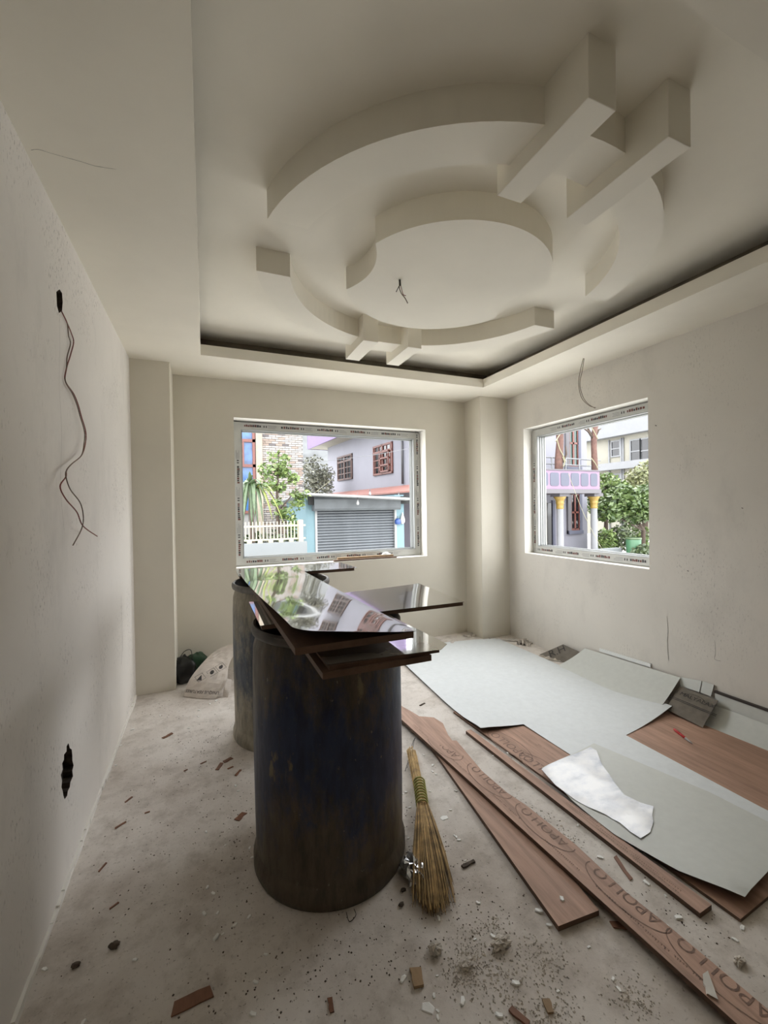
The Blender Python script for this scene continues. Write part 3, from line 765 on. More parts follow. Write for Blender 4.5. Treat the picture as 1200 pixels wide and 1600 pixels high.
for j in range(6):
    for i in range(10): f.append((j * 10 + i, j * 10 + (i + 1) % 10, (j + 1) * 10 + (i + 1) % 10, (j + 1) * 10 + i))
tag(mesh('plastic_bag', v, f, 'white_plastic_bag', None, True), 'white plastic bag hanging beside the blue helmet', 'bag')

# ---- lilac house running back along the street
HY1 = 26.0; HX1 = atY(513, 760, HY1).x
hd_ = Vector((-.088, 1, 0)).normalized(); hn = Vector((-hd_.y, hd_.x, 0))      # along, outward
def HP(px, py):           # pixel on the house's street face
    d_ = _ray(px, py); t_ = (Vector((HX1, HY1, 0)) - CAM).dot(hn) / d_.dot(hn); return CAM + d_ * t_
def hs_(p): return (p - Vector((HX1, HY1, 0))).dot(hd_)
hou = empty('lilac_house', (HX1, HY1, GZ), math.atan2(hd_.x, hd_.y) * -1); tag(hou, 'two-storey pale lilac house with purple roof edge behind the shop', 'house')
def hbox(name, s0_, s1_, d0, d1, z0, z1, m, parent=hou):       # local: y along face, -x outward
    return box(name, (-d1, min(s0_, s1_), z0 - GZ), (-d0, max(s0_, s1_), z1 - GZ), m, parent)
zE = HP(513, 700).z
ls = hs_(HP(662, 760))
ZP = HP(560, 770).z
hbox('wall', ls, 0, -3, 0, ZP - .4, zE + .6, 'plaster_lav')
hbox('plinth_wall', ls, -.3, -3, -.02, GZ, ZP - .3, 'slate_purple')
hbox('eave_slab', ls, .9, -3, .95, zE + .02, zE + .14, 'cream')
hbox('roof_fascia', ls, .95, .9, 1.0, zE, zE + 1.15, 'fascia_purple')
hbox('roof_fascia', .9, 1.0, -3, 1.0, zE, zE + 1.15, 'fascia_purple')
# salmon awning
sA, sB = hs_(HP(495, 772)), hs_(HP(720, 750))
pa_, pb_ = HP(513, 768), HP(650, 750)
za = ZP + .15
v = [(0.02, sB, za - GZ), (0.02, .6, za - GZ), (-1.1, .6, za - .35 - GZ), (-1.1, sB, za - .35 - GZ)]
v += [(a, b, c - .06) for a, b, c in v]
mesh('awning_roof', v, [(3, 2, 1, 0), (4, 5, 6, 7), (0, 1, 5, 4), (1, 2, 6, 5), (2, 3, 7, 6), (3, 0, 4, 7)], 'awning_pink', hou)
def hwin(x0, x1, yt0, yt1, yb0, m, cols, open_=False):
    a, b = HP(x0, yt0), HP(x1, yt1); sa_, sb_ = hs_(a), hs_(b); zt_ = (a.z + b.z) / 2; zb_ = HP(x0, yb0).z
    w = hbox('window', sa_, sb_, -.05, .02, zb_, zt_, 'glass_dark')
    lo_, hi_ = min(sa_, sb_), max(sa_, sb_)
    def fb(s0_, s1_, z0, z1, d=.07): return box('frame_bar', (-d, s0_, z0 - GZ), (.0, s1_, z1 - GZ), m, w)
    t_ = .09
    fb(lo_, hi_, zb_, zb_ + t_); fb(lo_, hi_, zt_ - t_, zt_); fb(lo_, lo_ + t_, zb_, zt_); fb(hi_ - t_, hi_, zb_, zt_)
    ztr = zb_ + (zt_ - zb_) * .76; fb(lo_, hi_, ztr - .05, ztr + .05)
    for k in range(1, cols): s_ = lo_ + (hi_ - lo_) * k / cols; fb(s_ - .06, s_ + .06, zb_, zt_)
    for k in range(cols * 2 + 1):
        s_ = lo_ + (hi_ - lo_) * (k + .5) / (cols * 2 + 1); fb(s_ - .02, s_ + .02, zb_, zt_, .05)
    for k in (.26, .5): z_ = zb_ + (zt_ - zb_) * k; fb(lo_, hi_, z_ - .025, z_ + .025, .05)
    if open_:
        s_ = lo_ + (hi_ - lo_) * .12; w_ = (hi_ - lo_) * .46
        for aa, bb_ in (((0, .0), (0, .08)), ((0, w_ - .08), (0, w_))): box('casement_bar', (-.13, s_ + aa[1], zb_ + .1 - GZ), (-.07, s_ + bb_[1], ztr - GZ), m, w)
        for z_ in (zb_ + .1, zb_ + (ztr - zb_) * .36, zb_ + (ztr - zb_) * .66, ztr - .08): box('casement_bar', (-.13, s_, z_ - GZ), (-.07, s_ + w_, z_ + .07 - GZ), m, w)
hwin(528, 551, 716, 707, 752, 'red_dark', 2)
hwin(584, 614, 698, 690, 744, 'red_wood', 2, True)
dpx = HP(630, 700); sd = hs_(dpx)
tube('drain_pipe', [(-.06, sd, zE - GZ), (-.06, sd, ZP + .2 - GZ)], .05, 'grey_pipe', hou, 8)
p1, p2 = HP(513, 742), HP(662, 692)

# ---- overhead cables
def cable(name, pts, label, r=.008, m='cable'):
    o = tube(name, spline(pts, 5), r, m, None, 5); tag(o, label, 'cable', kind=None); return o
a, b = atY(440, 727, 13.2), atY(700, 688, 13.2)
cable('overhead_cable', [a, a.lerp(b, .5) + Vector((0, 0, -.12)), b], 'thin grey cable crossing in front of the lilac house')
a, b = atY(445, 800, 12.6), atY(520, 748, 15.5)
cable('overhead_cable', [a, a.lerp(b, .5) + Vector((0, 0, -.05)), b], 'thin pale cable slanting over the grey-green tree', .006, 'vine')

# ---- balcony house seen through the right window
YBH = 13.5
bh = empty('balcony_house', (13.5, YBH, GZ)); tag(bh, 'white house with pink balcony and gold-capped porch columns', 'house')
bx0 = atY(800, 750, YBH).x; bx1_ = atY(937, 750, YBH).x
zpt, zpb = atY(895, 735.5, YBH).z, atY(895, 764.5, YBH).z
child(box('balcony_parapet', (bx0, YBH, zpb), (bx1_, YBH + .14, zpt), 'pink_par'), bh)
child(box('parapet_coping', (bx0, YBH - .04, zpt), (bx1_ + .04, YBH + .18, zpt + .05), 'grey_trim'), bh)
child(box('balcony_slab', (bx0, YBH - .05, zpb - .17), (bx1_ + .04, YBH + 2.4, zpb), 'grey_trim'), bh)
child(box('parapet_return', (bx1_ - .14, YBH + .14, zpb), (bx1_, YBH + 2.3, zpt), 'pink_par'), bh)
def rrect(x0, x1, z0, z1, r, n=5):
    pts = []
    for cx_, cz_, a0 in ((x1 - r, z1 - r, 0), (x0 + r, z1 - r, 90), (x0 + r, z0 + r, 180), (x1 - r, z0 + r, 270)):
        for i in range(n + 1):
            a = math.radians(a0 + 90 * i / n); pts.append((cx_ + r * math.cos(a), cz_ + r * math.sin(a)))
    return pts
zp0, zp1 = zpb + .14, zpt - .10
for a, b in ((842, 856), (859.5, 873), (876, 889), (892, 904.5), (907.5, 919), (922.5, 933)):
    xa, xb = atY(a, 750, YBH).x, atY(b, 750, YBH).x
    pts = rrect(xa, xb, zp0, zp1, .09); n_ = len(pts)
    v = [(x_, YBH - .02, z_) for x_, z_ in pts] + [(x_, YBH + .02, z_) for x_, z_ in pts]
    f = [tuple(range(n_)), tuple(range(2 * n_ - 1, n_ - 1, -1))] + [(i, i + n_, (i + 1) % n_ + n_, (i + 1) % n_) for i in range(n_)]
    child(mesh('parapet_panel', v, f, 'panel_grey'), bh)
# house wall behind the porch
YHW = 15.4
hx1 = atY(917, 750, YHW).x
child(box('wall', (bx0, YHW, GZ), (hx1, YHW + 6, 9), 'plaster_lav'), bh)
child(box('porch_floor', (bx0, YBH - .5, GZ), (bx1_ + .1, YHW, GZ + .25), 'terracotta'), bh)
def bwin(x0, x1, y0, y1, m):
    xa, xb = atY(x0, 750, YHW).x, atY(x1, 750, YHW).x; za_, zb_ = atY((x0 + x1) / 2, y0, YHW).z, atY((x0 + x1) / 2, y1, YHW).z
    w = child(box('window', (xa, YHW - .04, zb_), (xb, YHW + .01, za_), m), bh)
    def fb(nm, lo, hi, mm): 
        o = box(nm, lo, hi, mm); o.parent = w; return o
    fb('surround', (xa - .22, YHW - .10, zb_ - .2), (xa, YHW, za_ + .1), 'grey_trim'); fb('surround', (xb, YHW - .10, zb_ - .2), (xb + .16, YHW, za_ + .1), 'panel_grey')
    fb('sill', (xa - .22, YHW - .16, zb_ - .22), (xb + .16, YHW, zb_ - .05), 'panel_grey')
    for t_ in (0, .48, 1): x_ = xa + (xb - xa) * t_; fb('frame_bar', (x_ - .045, YHW - .08, zb_), (x_ + .045, YHW, za_), 'red_wood')
    for t_ in (0, .48, 1): z_ = zb_ + (za_ - zb_) * t_; fb('frame_bar', (xa, YHW - .08, z_ - .045), (xb, YHW, z_ + .045), 'red_wood')
bwin(888, 902, 655, 728, 'glass_green'); bwin(890, 903, 772, 827, 'glass_dark')
dx0, dx1 = atY(852, 800, YHW).x, atY(864, 800, YHW).x
dr_ = child(box('door', (dx0, YHW - .05, GZ + .25), (dx1, YHW, atY(858, 786, YHW).z), 'glass_dark'), bh)
child(box('door_frame', (dx1 - .1, YHW - .10, GZ + .25), (dx1 + .04, YHW, atY(858, 782, YHW).z), 'panel_grey'), bh)
child(box('door_frame', (dx0 - .12, YHW - .10, GZ + .25), (dx0, YHW, atY(858, 782, YHW).z), 'cream'), bh)
def porch_column(px):
    p = atY(px, 800, YBH + .35); r_ = .145; zc = zpb - .17
    c_ = lathe('column', [(r_ * 1.25, GZ + .25), (r_ * 1.25, GZ + .4), (r_, GZ + .45), (r_ * .95, zc - .62)], 'plaster_white', None, 20, (p.x, YBH + .35, 0)); child(c_, bh)
    cp = lathe('capital', [(r_ * .95, zc - .66), (r_ * 1.1, zc - .63), (r_ * 1.02, zc - .58), (r_ * 1.05, zc - .45), (r_ * 1.25, zc - .40), (r_ * 1.1, zc - .36), (r_ * 1.35, zc - .25), (r_ * 1.8, zc - .15), (r_ * 1.7, zc - .12)], 'gold', None, 20, (p.x, YBH + .35, 0)); child(cp, bh)
    child(box('abacus', (p.x - .27, YBH + .08, zc - .13), (p.x + .27, YBH + .62, zc + .005), 'grey_trim'), bh)
porch_column(875); porch_column(928)
# white balcony railing on the upper terrace
zr0, zr1 = atY(890, 716, YBH + .9).z, atY(890, 726, YBH + .9).z
rl = empty('terrace_railing', (13.5, YBH + .9, 0)); tag(rl, 'white tube railing above the pink balcony parapet', 'railing')
for z_ in (zr0, zr1): child(tube('rail', [(bx0, YBH + .9, z_ + .05), (atY(938, 720, YBH + .9).x, YBH + .9, z_ - .05)], .03, 'plaster_white'), rl)
for px in (862, 884, 905, 925): x_ = atY(px, 720, YBH + .9).x; child(tube('post', [(x_, YBH + .9, zpb - .01), (x_, YBH + .9, zr0)], .035, 'plaster_white'), rl)
# bare trunks standing on the balcony
def bare_trunk(pts, rad, label, twigs, vines):
    y_ = YBH + .5
    P_ = [atY(a, b, y_) for a, b in pts]; P_[0].z = zpb
    root = empty('bare_trunk', (P_[0].x, y_, zpb)); tag(root, label, 'tree trunk')
    child(tube('trunk', P_, rad, 'bark_red', None, 10), root)
    for tw in twigs: child(tube('branch', [atY(a, b, y_) for a, b in tw], [.06, .045, .025], 'bark'), root)
    for vn in vines: child(tube('vine', spline([atY(a, b, y_ - .2) for a, b in vn], 4), .022, 'vine'), root)
bare_trunk([(873, 745), (873, 720), (875, 690), (874, 655), (872, 630)], [.17, .17, .15, .16, .16], 'thick bare red-brown trunk with yellow vines beside the green-paned window', [[(879, 722), (885, 710), (884, 697)]], [[(870, 685), (874, 700), (880, 712), (884, 722)], [(868, 690), (874, 680), (881, 672)], [(880, 730), (882, 722), (879, 714)]])
bare_trunk([(930, 745), (929, 720), (928, 700), (928, 680), (931, 664)], [.14, .13, .12, .13, .11], 'forked bare trunk at the right end of the balcony', [[(926, 684), (919, 674), (910, 668)], [(924, 680), (919, 670), (916, 663)], [(932, 678), (935, 672), (939, 670)]], [[(921, 663), (928, 674), (934, 686)], [(924, 716), (930, 724), (934, 732)]])
a, b = atY(888, 740, YBH - .3), atY(945, 866, YBH - 1.5)
cable('overhead_cable', [a, a.lerp(b, .5) + Vector((-.12, 0, -.05)), b], 'pale cable slanting down past the right porch column', .008, 'vine')

# ---- cream apartment building
XC = 30.0
cb = empty('cream_apartments', (XC, 24, GZ)); tag(cb, 'cream multi-storey apartment building behind the garden trees', 'building')
def zc_(px, py): return atX(px, py, XC).z
def yc_(px): return atX(px, 740, XC).y
child(box('wall', (XC, 10, GZ), (XC + 8, 34, zc_(975, 640)), 'cream'), cb)
for t0, t1 in ((655, 681), (722, 733)):
    child(box('white_band', (XC - .6, 10, zc_(975, t1)), (XC, 34, zc_(975, t0)), 'plaster_white'), cb)
for px0_, px1_, t0, t1 in ((957, 969, 690, 712), (957, 969, 742, 763), (987, 1001, 688, 722), (1003, 1016, 686, 722), (987, 1001, 742, 772)):
    w = child(box('window', (XC - .03, yc_(px1_), zc_((px0_ + px1_) / 2, t1)), (XC + .01, yc_(px0_), zc_((px0_ + px1_) / 2, t0)), 'glass_dark'), cb)
    y0_, y1_, z0_, z1_ = yc_(px1_), yc_(px0_), zc_((px0_ + px1_) / 2, t1), zc_((px0_ + px1_) / 2, t0)
    for lo, hi in (((y0_ - .1, z0_ - .1), (y1_ + .1, z0_)), ((y0_ - .1, z1_), (y1_ + .1, z1_ + .1)), ((y0_ - .1, z0_), (y0_, z1_)), ((y1_, z0_), (y1_ + .1, z1_)), (((y0_), (z0_ + z1_) / 2 - .04), (y1_, (z0_ + z1_) / 2 + .04))):
        o = box('frame_bar', (XC - .09, lo[0], lo[1]), (XC + .01, hi[0], hi[1]), 'plaster_white'); o.parent = w
for px in (953, 972, 975): child(tube('drain_pipe', [(XC - .08, yc_(px), GZ), (XC - .08, yc_(px), zc_(975, 684))], .06, 'plaster_white', None, 8), cb)
# ---- garden trees and shrubs
def tree(name, label, base, blobs, size, m, seed, trunk=(.13, .07), group=None):
    root = empty(name, (base.x, base.y, GZ)); tag(root, label, 'tree', group)
    top = blobs[0][0]
    child(tube('trunk', [(base.x, base.y, GZ), (base.x + .1, base.y, (GZ + top.z) / 2), tuple(top)], [trunk[0], (trunk[0] + trunk[1]) / 2, trunk[1]], 'bark'), root)
    for bq in blobs[1:]:
        child(tube('branch', [(base.x + .1, base.y, (GZ + top.z) / 2), tuple(bq[0])], [.05, .02], 'bark'), root)
    child(foliage('foliage', blobs, size, m, None, seed), root)
def B(px, py, y, r, n): return (atY(px, py, y), (r, r, r * .85), n)
tree('garden_tree', 'rounded mid-green tree right of the porch columns', atY(1003, 800, 14.5), [B(985, 795, 14.5, 1.0, 900), B(1003, 790, 14.5, 1.0, 900), B(965, 790, 14.5, .8, 700), B(950, 800, 14.3, .6, 420), B(1015, 775, 14.5, .8, 500), B(975, 775, 14.5, .7, 420)], .13, 'leaf_mid', 21)
tree('garden_tree', 'pale yellow-green tree top in front of the cream apartments', atY(1008, 760, 17.5), [B(1003, 752, 17.5, 1.1, 700), B(1016, 738, 17.5, .9, 420), B(990, 762, 17.5, .8, 380)], .14, 'leaf_pale', 22)
tree('garden_tree', 'bright green tree close behind the right porch column', atY(945, 790, 17), [B(945, 760, 17, .9, 560), B(955, 775, 17, .9, 560), B(938, 785, 17, .9, 560), B(968, 770, 17, .8, 420)], .14, 'leaf_fresh', 23)
for i, (px, py, y, r, n, m, lb) in enumerate([(945, 842, 14.2, .5, 420, 'leaf_fresh', 'bright low shrub beside the right porch column'), (970, 838, 14.0, .55, 420, 'leaf_dark', 'dark low shrub in the middle of the garden'), (995, 835, 15.5, .6, 420, 'leaf_fresh', 'light green low shrub under the rounded tree'), (1005, 868, 11.5, .45, 420, 'leaf_dark', 'dark shrub nearest the window at the garden edge')]):
    q = atY(px, py, y); root = empty('garden_shrub', (q.x, y, GZ)); tag(root, lb, 'shrub')
    child(tube('stem', [(q.x, y, GZ), (q.x, y, q.z)], [.04, .02], 'bark'), root)
    child(foliage('foliage', [(q, (r, r, r), n), (q + Vector((.3, .1, -.35)), (r, r, r * .8), n // 2)], .1, m, None, 30 + i), root)
q = atY(958, 862, 12.3); lw2 = box('garden_wall', (q.x - .9, 12.3, GZ), (q.x + .5, 12.55, atY(958, 857, 12.3).z), 'wall_low', None, .01); tag(lw2, 'short pale garden wall below the porch', 'wall')
q = atY(990, 862, 12.0); bn = empty('green_bin', (q.x, 12.0, GZ)); tag(bn, 'green plastic drum beside the pale garden wall', 'drum')
lathe('body', [(.001, 0), (.24, 0), (.27, .5), (.28, 1.0), (.25, 1.05), (.25, .9), (.001, .88)], plain('green_drum', (0.10, 0.30, 0.14), .5), bn, 18)
lathe('rim', [(.27, 1.0), (.30, 1.02), (.30, 1.06), (.27, 1.08)], M['leaf_blade'], bn, 18)
plain = _plain
# ================================================================ THINGS IN THE ROOM
def k1(x, y): return (355 + x / 6, 870 + y / 6)
def k2(x, y): return (540 + x / 6, 890 + y / 6)
# ---------------------------------------------------------------- drums
def drum(name, loc, mat_b, mat_r, label, rot):
    r = empty(name, loc, rot); tag(r, label, 'drum', 'open steel drums carrying the boards')
    body = lathe('body', [(.001, .006), (.276, .006), (.284, .075), (.2855, .20), (.287, .40), (.2872, .60), (.286, .75), (.283, .82), (.274, .852), (.270, .866)], mat_b, r, 72)
    lathe('base_chime', [(.270, .001), (.290, .0), (.2945, .010), (.2945, .040), (.290, .056), (.2845, .072), (.284, .08)], mat_b, r, 72)
    lathe('rim_ring', [(.269, .862), (.276, .866), (.286, .872), (.2895, .884), (.2885, .898), (.281, .9045), (.272, .902), (.266, .890), (.266, .862)], mat_r, r, 72)
    lathe('inner_wall', [(.266, .865), (.264, .6), (.262, .03), (.001, .026)], mat_r, r, 48)
    for q_ in r.children: q_.modifiers.new('edges', 'EDGE_SPLIT').split_angle = 0.75
    return r
NEAR = (0.438, 1.635); FAR = (0.4234, 2.634)
drum('steel_drum', (NEAR[0], NEAR[1], 0), 'barrel', 'barrel_rim', 'nearest drum, dark blue-black and grimy, standing mid-floor', 1.9)
drum('steel_drum', (FAR[0], FAR[1], 0), 'barrel2', 'barrel_rim2', 'farther drum, paler grey-blue, half hidden behind the near one', .4)

# ---------------------------------------------------------------- boards on the drums
def board(name, x0, x1, y0, y1, z0, z1, label, lam=None, tilt=None, lamz=None):
    """plywood offcut; optional laminate polygon on top"""
    r = empty(name, ((x0 + x1) / 2, (y0 + y1) / 2, z0)); tag(r, label, 'board', 'laminate-faced boards on the drums')
    tz = tilt or (lambda x, y: 0)
    v, f = box_data((x0, y0, z0), (x1, y1, z1)); v = [(a, b, c + tz(a, b)) for a, b, c in v]
    child(mesh('plywood_core', v, f, 'ply_edge'), r)
    if lam:
        zf = lamz or (lambda x, y: z1 + .0014 + tz(x, y))
        child(sheet('laminate_sheet', lam, zf, 'lam_face', None, .0011, .05, 'lam_edge'), r)
    return r
board('plywood_board', .262, .570, 1.032, 1.95, .905, .921, 'lowest plywood offcut overhanging the front of the near drum')
a = .282; q = G(*k2(950, 695), .934)
board('plywood_board', a, .600, 1.040, 1.92, .9213, .932, 'thin middle board with glossy strip under the top sheet', [(a - .004, 1.052), (.598, 1.028), (q.x, q.y), (.600, 1.92), (a, 1.92)])
rr_ = [G(*k2(700, 150), .949), G(*k2(1058, 297), .949), G(*k2(350, 398), .949)]
ry0, ry1, rx1 = (rr_[1].y + rr_[2].y) / 2, rr_[0].y, (rr_[0].x + rr_[1].x) / 2
board('plywood_board', .165, rx1, ry0, ry1, .9335, .9475, 'glossy board jutting right of the near drum', [(.16, ry0 - .004), (rx1 + .003, ry0 - .004), (rx1 + .003, ry1), (.16, ry1)],
      None, lambda x, y: .949 + .012 * max(0, (x - .45) / .5) ** 2 * max(0, (y - ry0) / (ry1 - ry0)))
ff = [G(*k1(1080, 50), .927), G(*k1(1175, 103), .927), G(*k1(660, 137), .927)]
board('plywood_board', .19, (ff[0].x + ff[1].x) / 2, (ff[1].y + ff[2].y) / 2, ff[0].y, .9055, .924, 'farthest glossy board lying across the far drum', [(.18, (ff[1].y + ff[2].y) / 2 - .004), ((ff[0].x + ff[1].x) / 2 + .02, (ff[1].y + ff[2].y) / 2 - .004), ((ff[0].x + ff[1].x) / 2, ff[0].y + .01), (.18, ff[0].y + .01)])
T0, T1 = (1.06, .966), (2.86, .9268)
def ttilt(x, y): return (y - T0[0]) * (T1[1] - T0[1]) / (T1[0] - T0[0])
TX_0, TX_1 = .200, .530
def toplam(x, y):
    base = .966 + .018 + .0016 + ttilt(x, y)
    u = max(0.0, 1 - (x - TX_0) / (TX_1 - TX_0)); w = max(0.0, 1 - max(0, y - 1.06) / 1.25)
    lift = .043 * (u ** 1.25) * (w ** 1.1) + .004 * math.sin(5 * y + 6 * x) * u * w
    return base + max(0, lift) + .0015 * math.sin(3 * y)
cr = .055
lam = [(TX_0 + cr * (1 - math.sin(t * math.pi / 12)), 1.055 + cr * (1 - math.cos(t * math.pi / 12))) for t in range(0, 7)]
lam += [(.178, 2.875), (.545, 2.90), (.538, 1.058)]
tb = board('plywood_board', .200, .530, 1.06, 2.86, .966, .984, 'long top board whose glossy curled sheet mirrors the window', None, ttilt)
o = child(sheet('laminate_sheet', lam, toplam, 'lam_face', None, .0011, .04, 'lam_edge'), tb)

# ---------------------------------------------------------------- floor: plywood sheet, laminates, planks
PZ = .012
pp = [G(757, 1147, PZ), G(1158, 1438, PZ)]
px_a, py_a = 1.475, G(1160, 1436, PZ).y
def ply_obj(name, poly, z0, z1, label, m='ply', cat='plywood', group=None):
    r = empty(name, (sum(p[0] for p in poly) / len(poly), sum(p[1] for p in poly) / len(poly), z0)); tag(r, label, cat, group)
    child(prism('core', poly, z0, z1 - .0008, 'ply_edge'), r); child(prism('face_veneer', poly, z1 - .0008, z1, m), r)
    return r
e0, e1 = G(757, 1147, PZ), G(1157, 1436, PZ)
dv = (e1 - e0).normalized(); nv = Vector((-dv.y, dv.x, 0))
c0 = e1 - dv * 1.55
PLY = [(e1.x, e1.y), (e1.x + nv.x * 1.215, e1.y + nv.y * 1.215), (c0.x + nv.x * 1.215, c0.y + nv.y * 1.215), (c0.x, c0.y)]
plyo = ply_obj('plywood_sheet', PLY, 0.0005, PZ, 'full red-brown plywood sheet on the floor under the pale laminates')
BS = .0135
def Gp(pts, z=BS): return [(G(a, b, z).x, G(a, b, z).y) for a, b in pts]
big = Gp([(751, 1145)]) + Gp([(818, 1133), (892, 1180), (960, 1235)]) + [(1.80, 1.05), (2.20, .93)] + Gp([(1190, 1262), (978, 1149), (1050, 1113)]) + [(2.70, 2.0), (2.665, 2.6), (2.67, 3.46), (2.45, 3.52), (2.1, 3.55), (1.55, 3.50)] + Gp([(634, 1040), (690, 1092), (725, 1124)])
def bigz(x, y):
    def bmp(cx, cy, r, h): d_ = math.hypot(x - cx, y - cy); return h * max(0, 1 - d_ / r) ** 2
    return BS + .0015 + bmp(1.47, 2.07, .42, .030) + bmp(2.72, 1.78, .5, .045) + bmp(2.0, 3.5, .8, .01) + .004 * math.sin(2.2 * x + 1.2 * y) * max(0, min(1, y - 2.2))
bigo = sheet('laminate_sheet', big, bigz, 'lam_back', None, .0011, .08, 'lam_edge')
tag(bigo, 'large pale notched laminate sheet lying face down on plywood', 'laminate', 'pale laminate sheets')
s2 = [(G(928, 1160, .024)), G(847, 1204, .024), G(895, 1252, .022), G(960, 1304, .02), G(1060, 1365, .022), G(1164, 1409, .03), G(1200, 1362, .03)]
s2 = [(p.x, p.y) for p in s2] + [(2.11, .955), (2.085, 1.2)]
def s2z(x, y):
    d1 = math.hypot(x - 1.53, y - 1.66); d2 = math.hypot(x - 1.62, y - .84)
    return .0195 + .022 * max(0, 1 - d1 / .45) ** 2 + .03 * max(0, 1 - d2 / .5) ** 2
s2o = sheet('laminate_sheet', s2, s2z, 'lam_back2', None, .0011, .06, 'lam_edge')
tag(s2o, 'sage grey laminate sheet in front with torn white film on it', 'laminate', 'pale laminate sheets')
fm = [(p.x, p.y) for p in [G(a, b, .036) for a, b in [(846, 1203), (880, 1184), (922, 1164), (932, 1170), (940, 1190), (952, 1206), (962, 1222), (976, 1238), (995, 1247), (1021, 1256), (1019, 1270), (1021, 1280), (1016, 1297), (1001, 1307), (985, 1296), (968, 1281), (946, 1268), (922, 1258), (900, 1247), (868, 1226)]]]
fo = sheet('protective_film', fm, lambda x, y: s2z(x, y) + .003 + .003 * noise.noise(Vector((x * 9, y * 9, 1))) + .006 * abs(noise.noise(Vector((x * 4, y * 11, 7)))), 'film', None, .0004, .03)
tag(fo, 'torn marbled white film scrap on the sage laminate sheet', 'film')
# strip plank beside the plywood sheet
st = [G(731, 1141, .018), G(1098, 1424, .018), G(1116, 1411, .018)]
w_ = (st[2] - st[1]); 
stp = [(st[0].x, st[0].y), (st[1].x, st[1].y), (st[2].x, st[2].y), (st[0].x + w_.x * .55, st[0].y + w_.y * .3)]
stp = [(p[0] - .014, p[1]) for p in stp]
strip = ply_obj('plywood_strip', stp, .0005, .018, 'narrow printed plywood strip along the plywood sheet edge', 'plank', 'plank', 'plywood offcuts on the floor')
# long printed plank A over wider plank B
ZA0, ZA1 = .019, .036
la = [(629, 1125.5), (671, 1167.5), (732, 1220), (806.6, 1283), (869.6, 1337.8), (960, 1420), (1040, 1492), (1093, 1540), (1152, 1600)]
ra_ = [(1200, 1577), (1112, 1502.7), (1040, 1442.7), (981, 1396), (900, 1320), (820.6, 1257), (792.6, 1238.6), (722.6, 1178), (700, 1148), (692, 1130), (678, 1121), (655, 1119), (640, 1110), (629, 1104)]
LA = [G(a, b, ZA1) for a, b in la]; RA = [G(a, b, ZA1) for a, b in ra_]
ext = (LA[-1] - LA[0]).normalized()
polyA = [(LA[0].x - ext.x * .6, LA[0].y - ext.y * .6)] + [(p.x, p.y) for p in LA[:1]] + [(LA[-1].x + ext.x * .12, LA[-1].y + ext.y * .12), (RA[0].x + ext.x * .12, RA[0].y + ext.y * .12)] + [(p.x, p.y) for p in RA] + [(RA[-1].x - ext.x * .55, RA[-1].y - ext.y * .55)]
plA = ply_obj('plywood_strip', polyA, ZA0, ZA1, 'long printed plank with a ragged edge running to the lower right corner', 'plank', 'plank', 'plywood offcuts on the floor')
lb = [G(872.5, 1447, .018), G(936, 1422, .018), G(677.5, 1172.5, .018)]
dB = (lb[0] - lb[2]).normalized(); wB = lb[1] - lb[0]; wB = wB - dB * wB.dot(dB)
wlen = wB.length
polyB = [(lb[0].x, lb[0].y), (lb[1].x, lb[1].y), (lb[1].x - dB.x * 1.05, lb[1].y - dB.y * 1.05), (lb[2].x - dB.x * .12, lb[2].y - dB.y * .12)]
plB = ply_obj('plywood_strip', polyB, .0005, .018, 'short unprinted plank ending beside the broom, crossed by the long one', 'plank', 'plank', 'plywood offcuts on the floor')
# prints on plank A
dA = -ext; uA = Vector((-1, 0, 0))
R0, R1 = RA[6], RA[0]; rd = (R1 - R0).normalized(); rn = Vector((-rd.y, rd.x, 0))
if rn.x < 0: rn = -rn
for gx, gy in ((655, 1128), (697, 1165), (762, 1219), (850, 1290), (978, 1396), (1130, 1522)):
    p = G(gx, gy, ZA1); s_ = (p - R0).dot(rd); c_ = R0 + rd * s_ - rn * .012
    bm = text_mesh('APOLLO', .060); ellipse_bm(bm, .145, .062, .004)
    cl = [(R0 - rn * .001, rn)]
    if gx < 720: cl = [(G(722, 1178, ZA1) - Vector((.012, 0, 0)), Vector((.92, .38, 0)))]
    c_ = c_ if gx > 720 else p - Vector((.01, 0, 0))
    o = child(lay_print(bm, 'lettering', (c_.x, c_.y, ZA1), dA, uA, 'ink', None, cl), plA); o['label'] = 'faded oval stamp reading APOLLO'
def small_print(p0, d, u, length, size, m, parent, seed, rows=1):
    r = random.Random(seed); bm = bmesh.new()
    for k in range(rows):
        x = 0
        while x < length:
            w = r.uniform(.4, .9) * size; h = size * r.uniform(.7, 1.05); y = k * size * 2
            vs = [bm.verts.new((x, y, 0)), bm.verts.new((x + w, y, 0)), bm.verts.new((x + w, y + h * .3, 0)), bm.verts.new((x, y + h * .3, 0))]; bm.faces.new(vs)
            vs = [bm.verts.new((x, y + h * .3, 0)), bm.verts.new((x + w * .35, y + h * .3, 0)), bm.verts.new((x + w * .35, y + h, 0)), bm.verts.new((x, y + h, 0))]; bm.faces.new(vs)
            x += w + size * .35 + (size * 1.2 if r.random() < .12 else 0)
    o = child(lay_print(bm, 'small_print', p0, d, u, m, None), parent); return o
for i, (gx, gy) in enumerate(((668, 1152), (735, 1212), (812, 1279), (905, 1360), (1005, 1450), (1100, 1535))):
    p = G(gx, gy, ZA1); small_print((p.x + .004, p.y, ZA1), dA, uA, .16, .008, 'ink', plA, i)
for i, (gx, gy) in enumerate(((1065, 1392), (1000, 1340), (940, 1290))):
    p = G(gx, gy, .018); small_print((p.x, p.y, .018), -dv, Vector((-1, 0, 0)), .16, .007, 'ink', strip, 20 + i, 2)
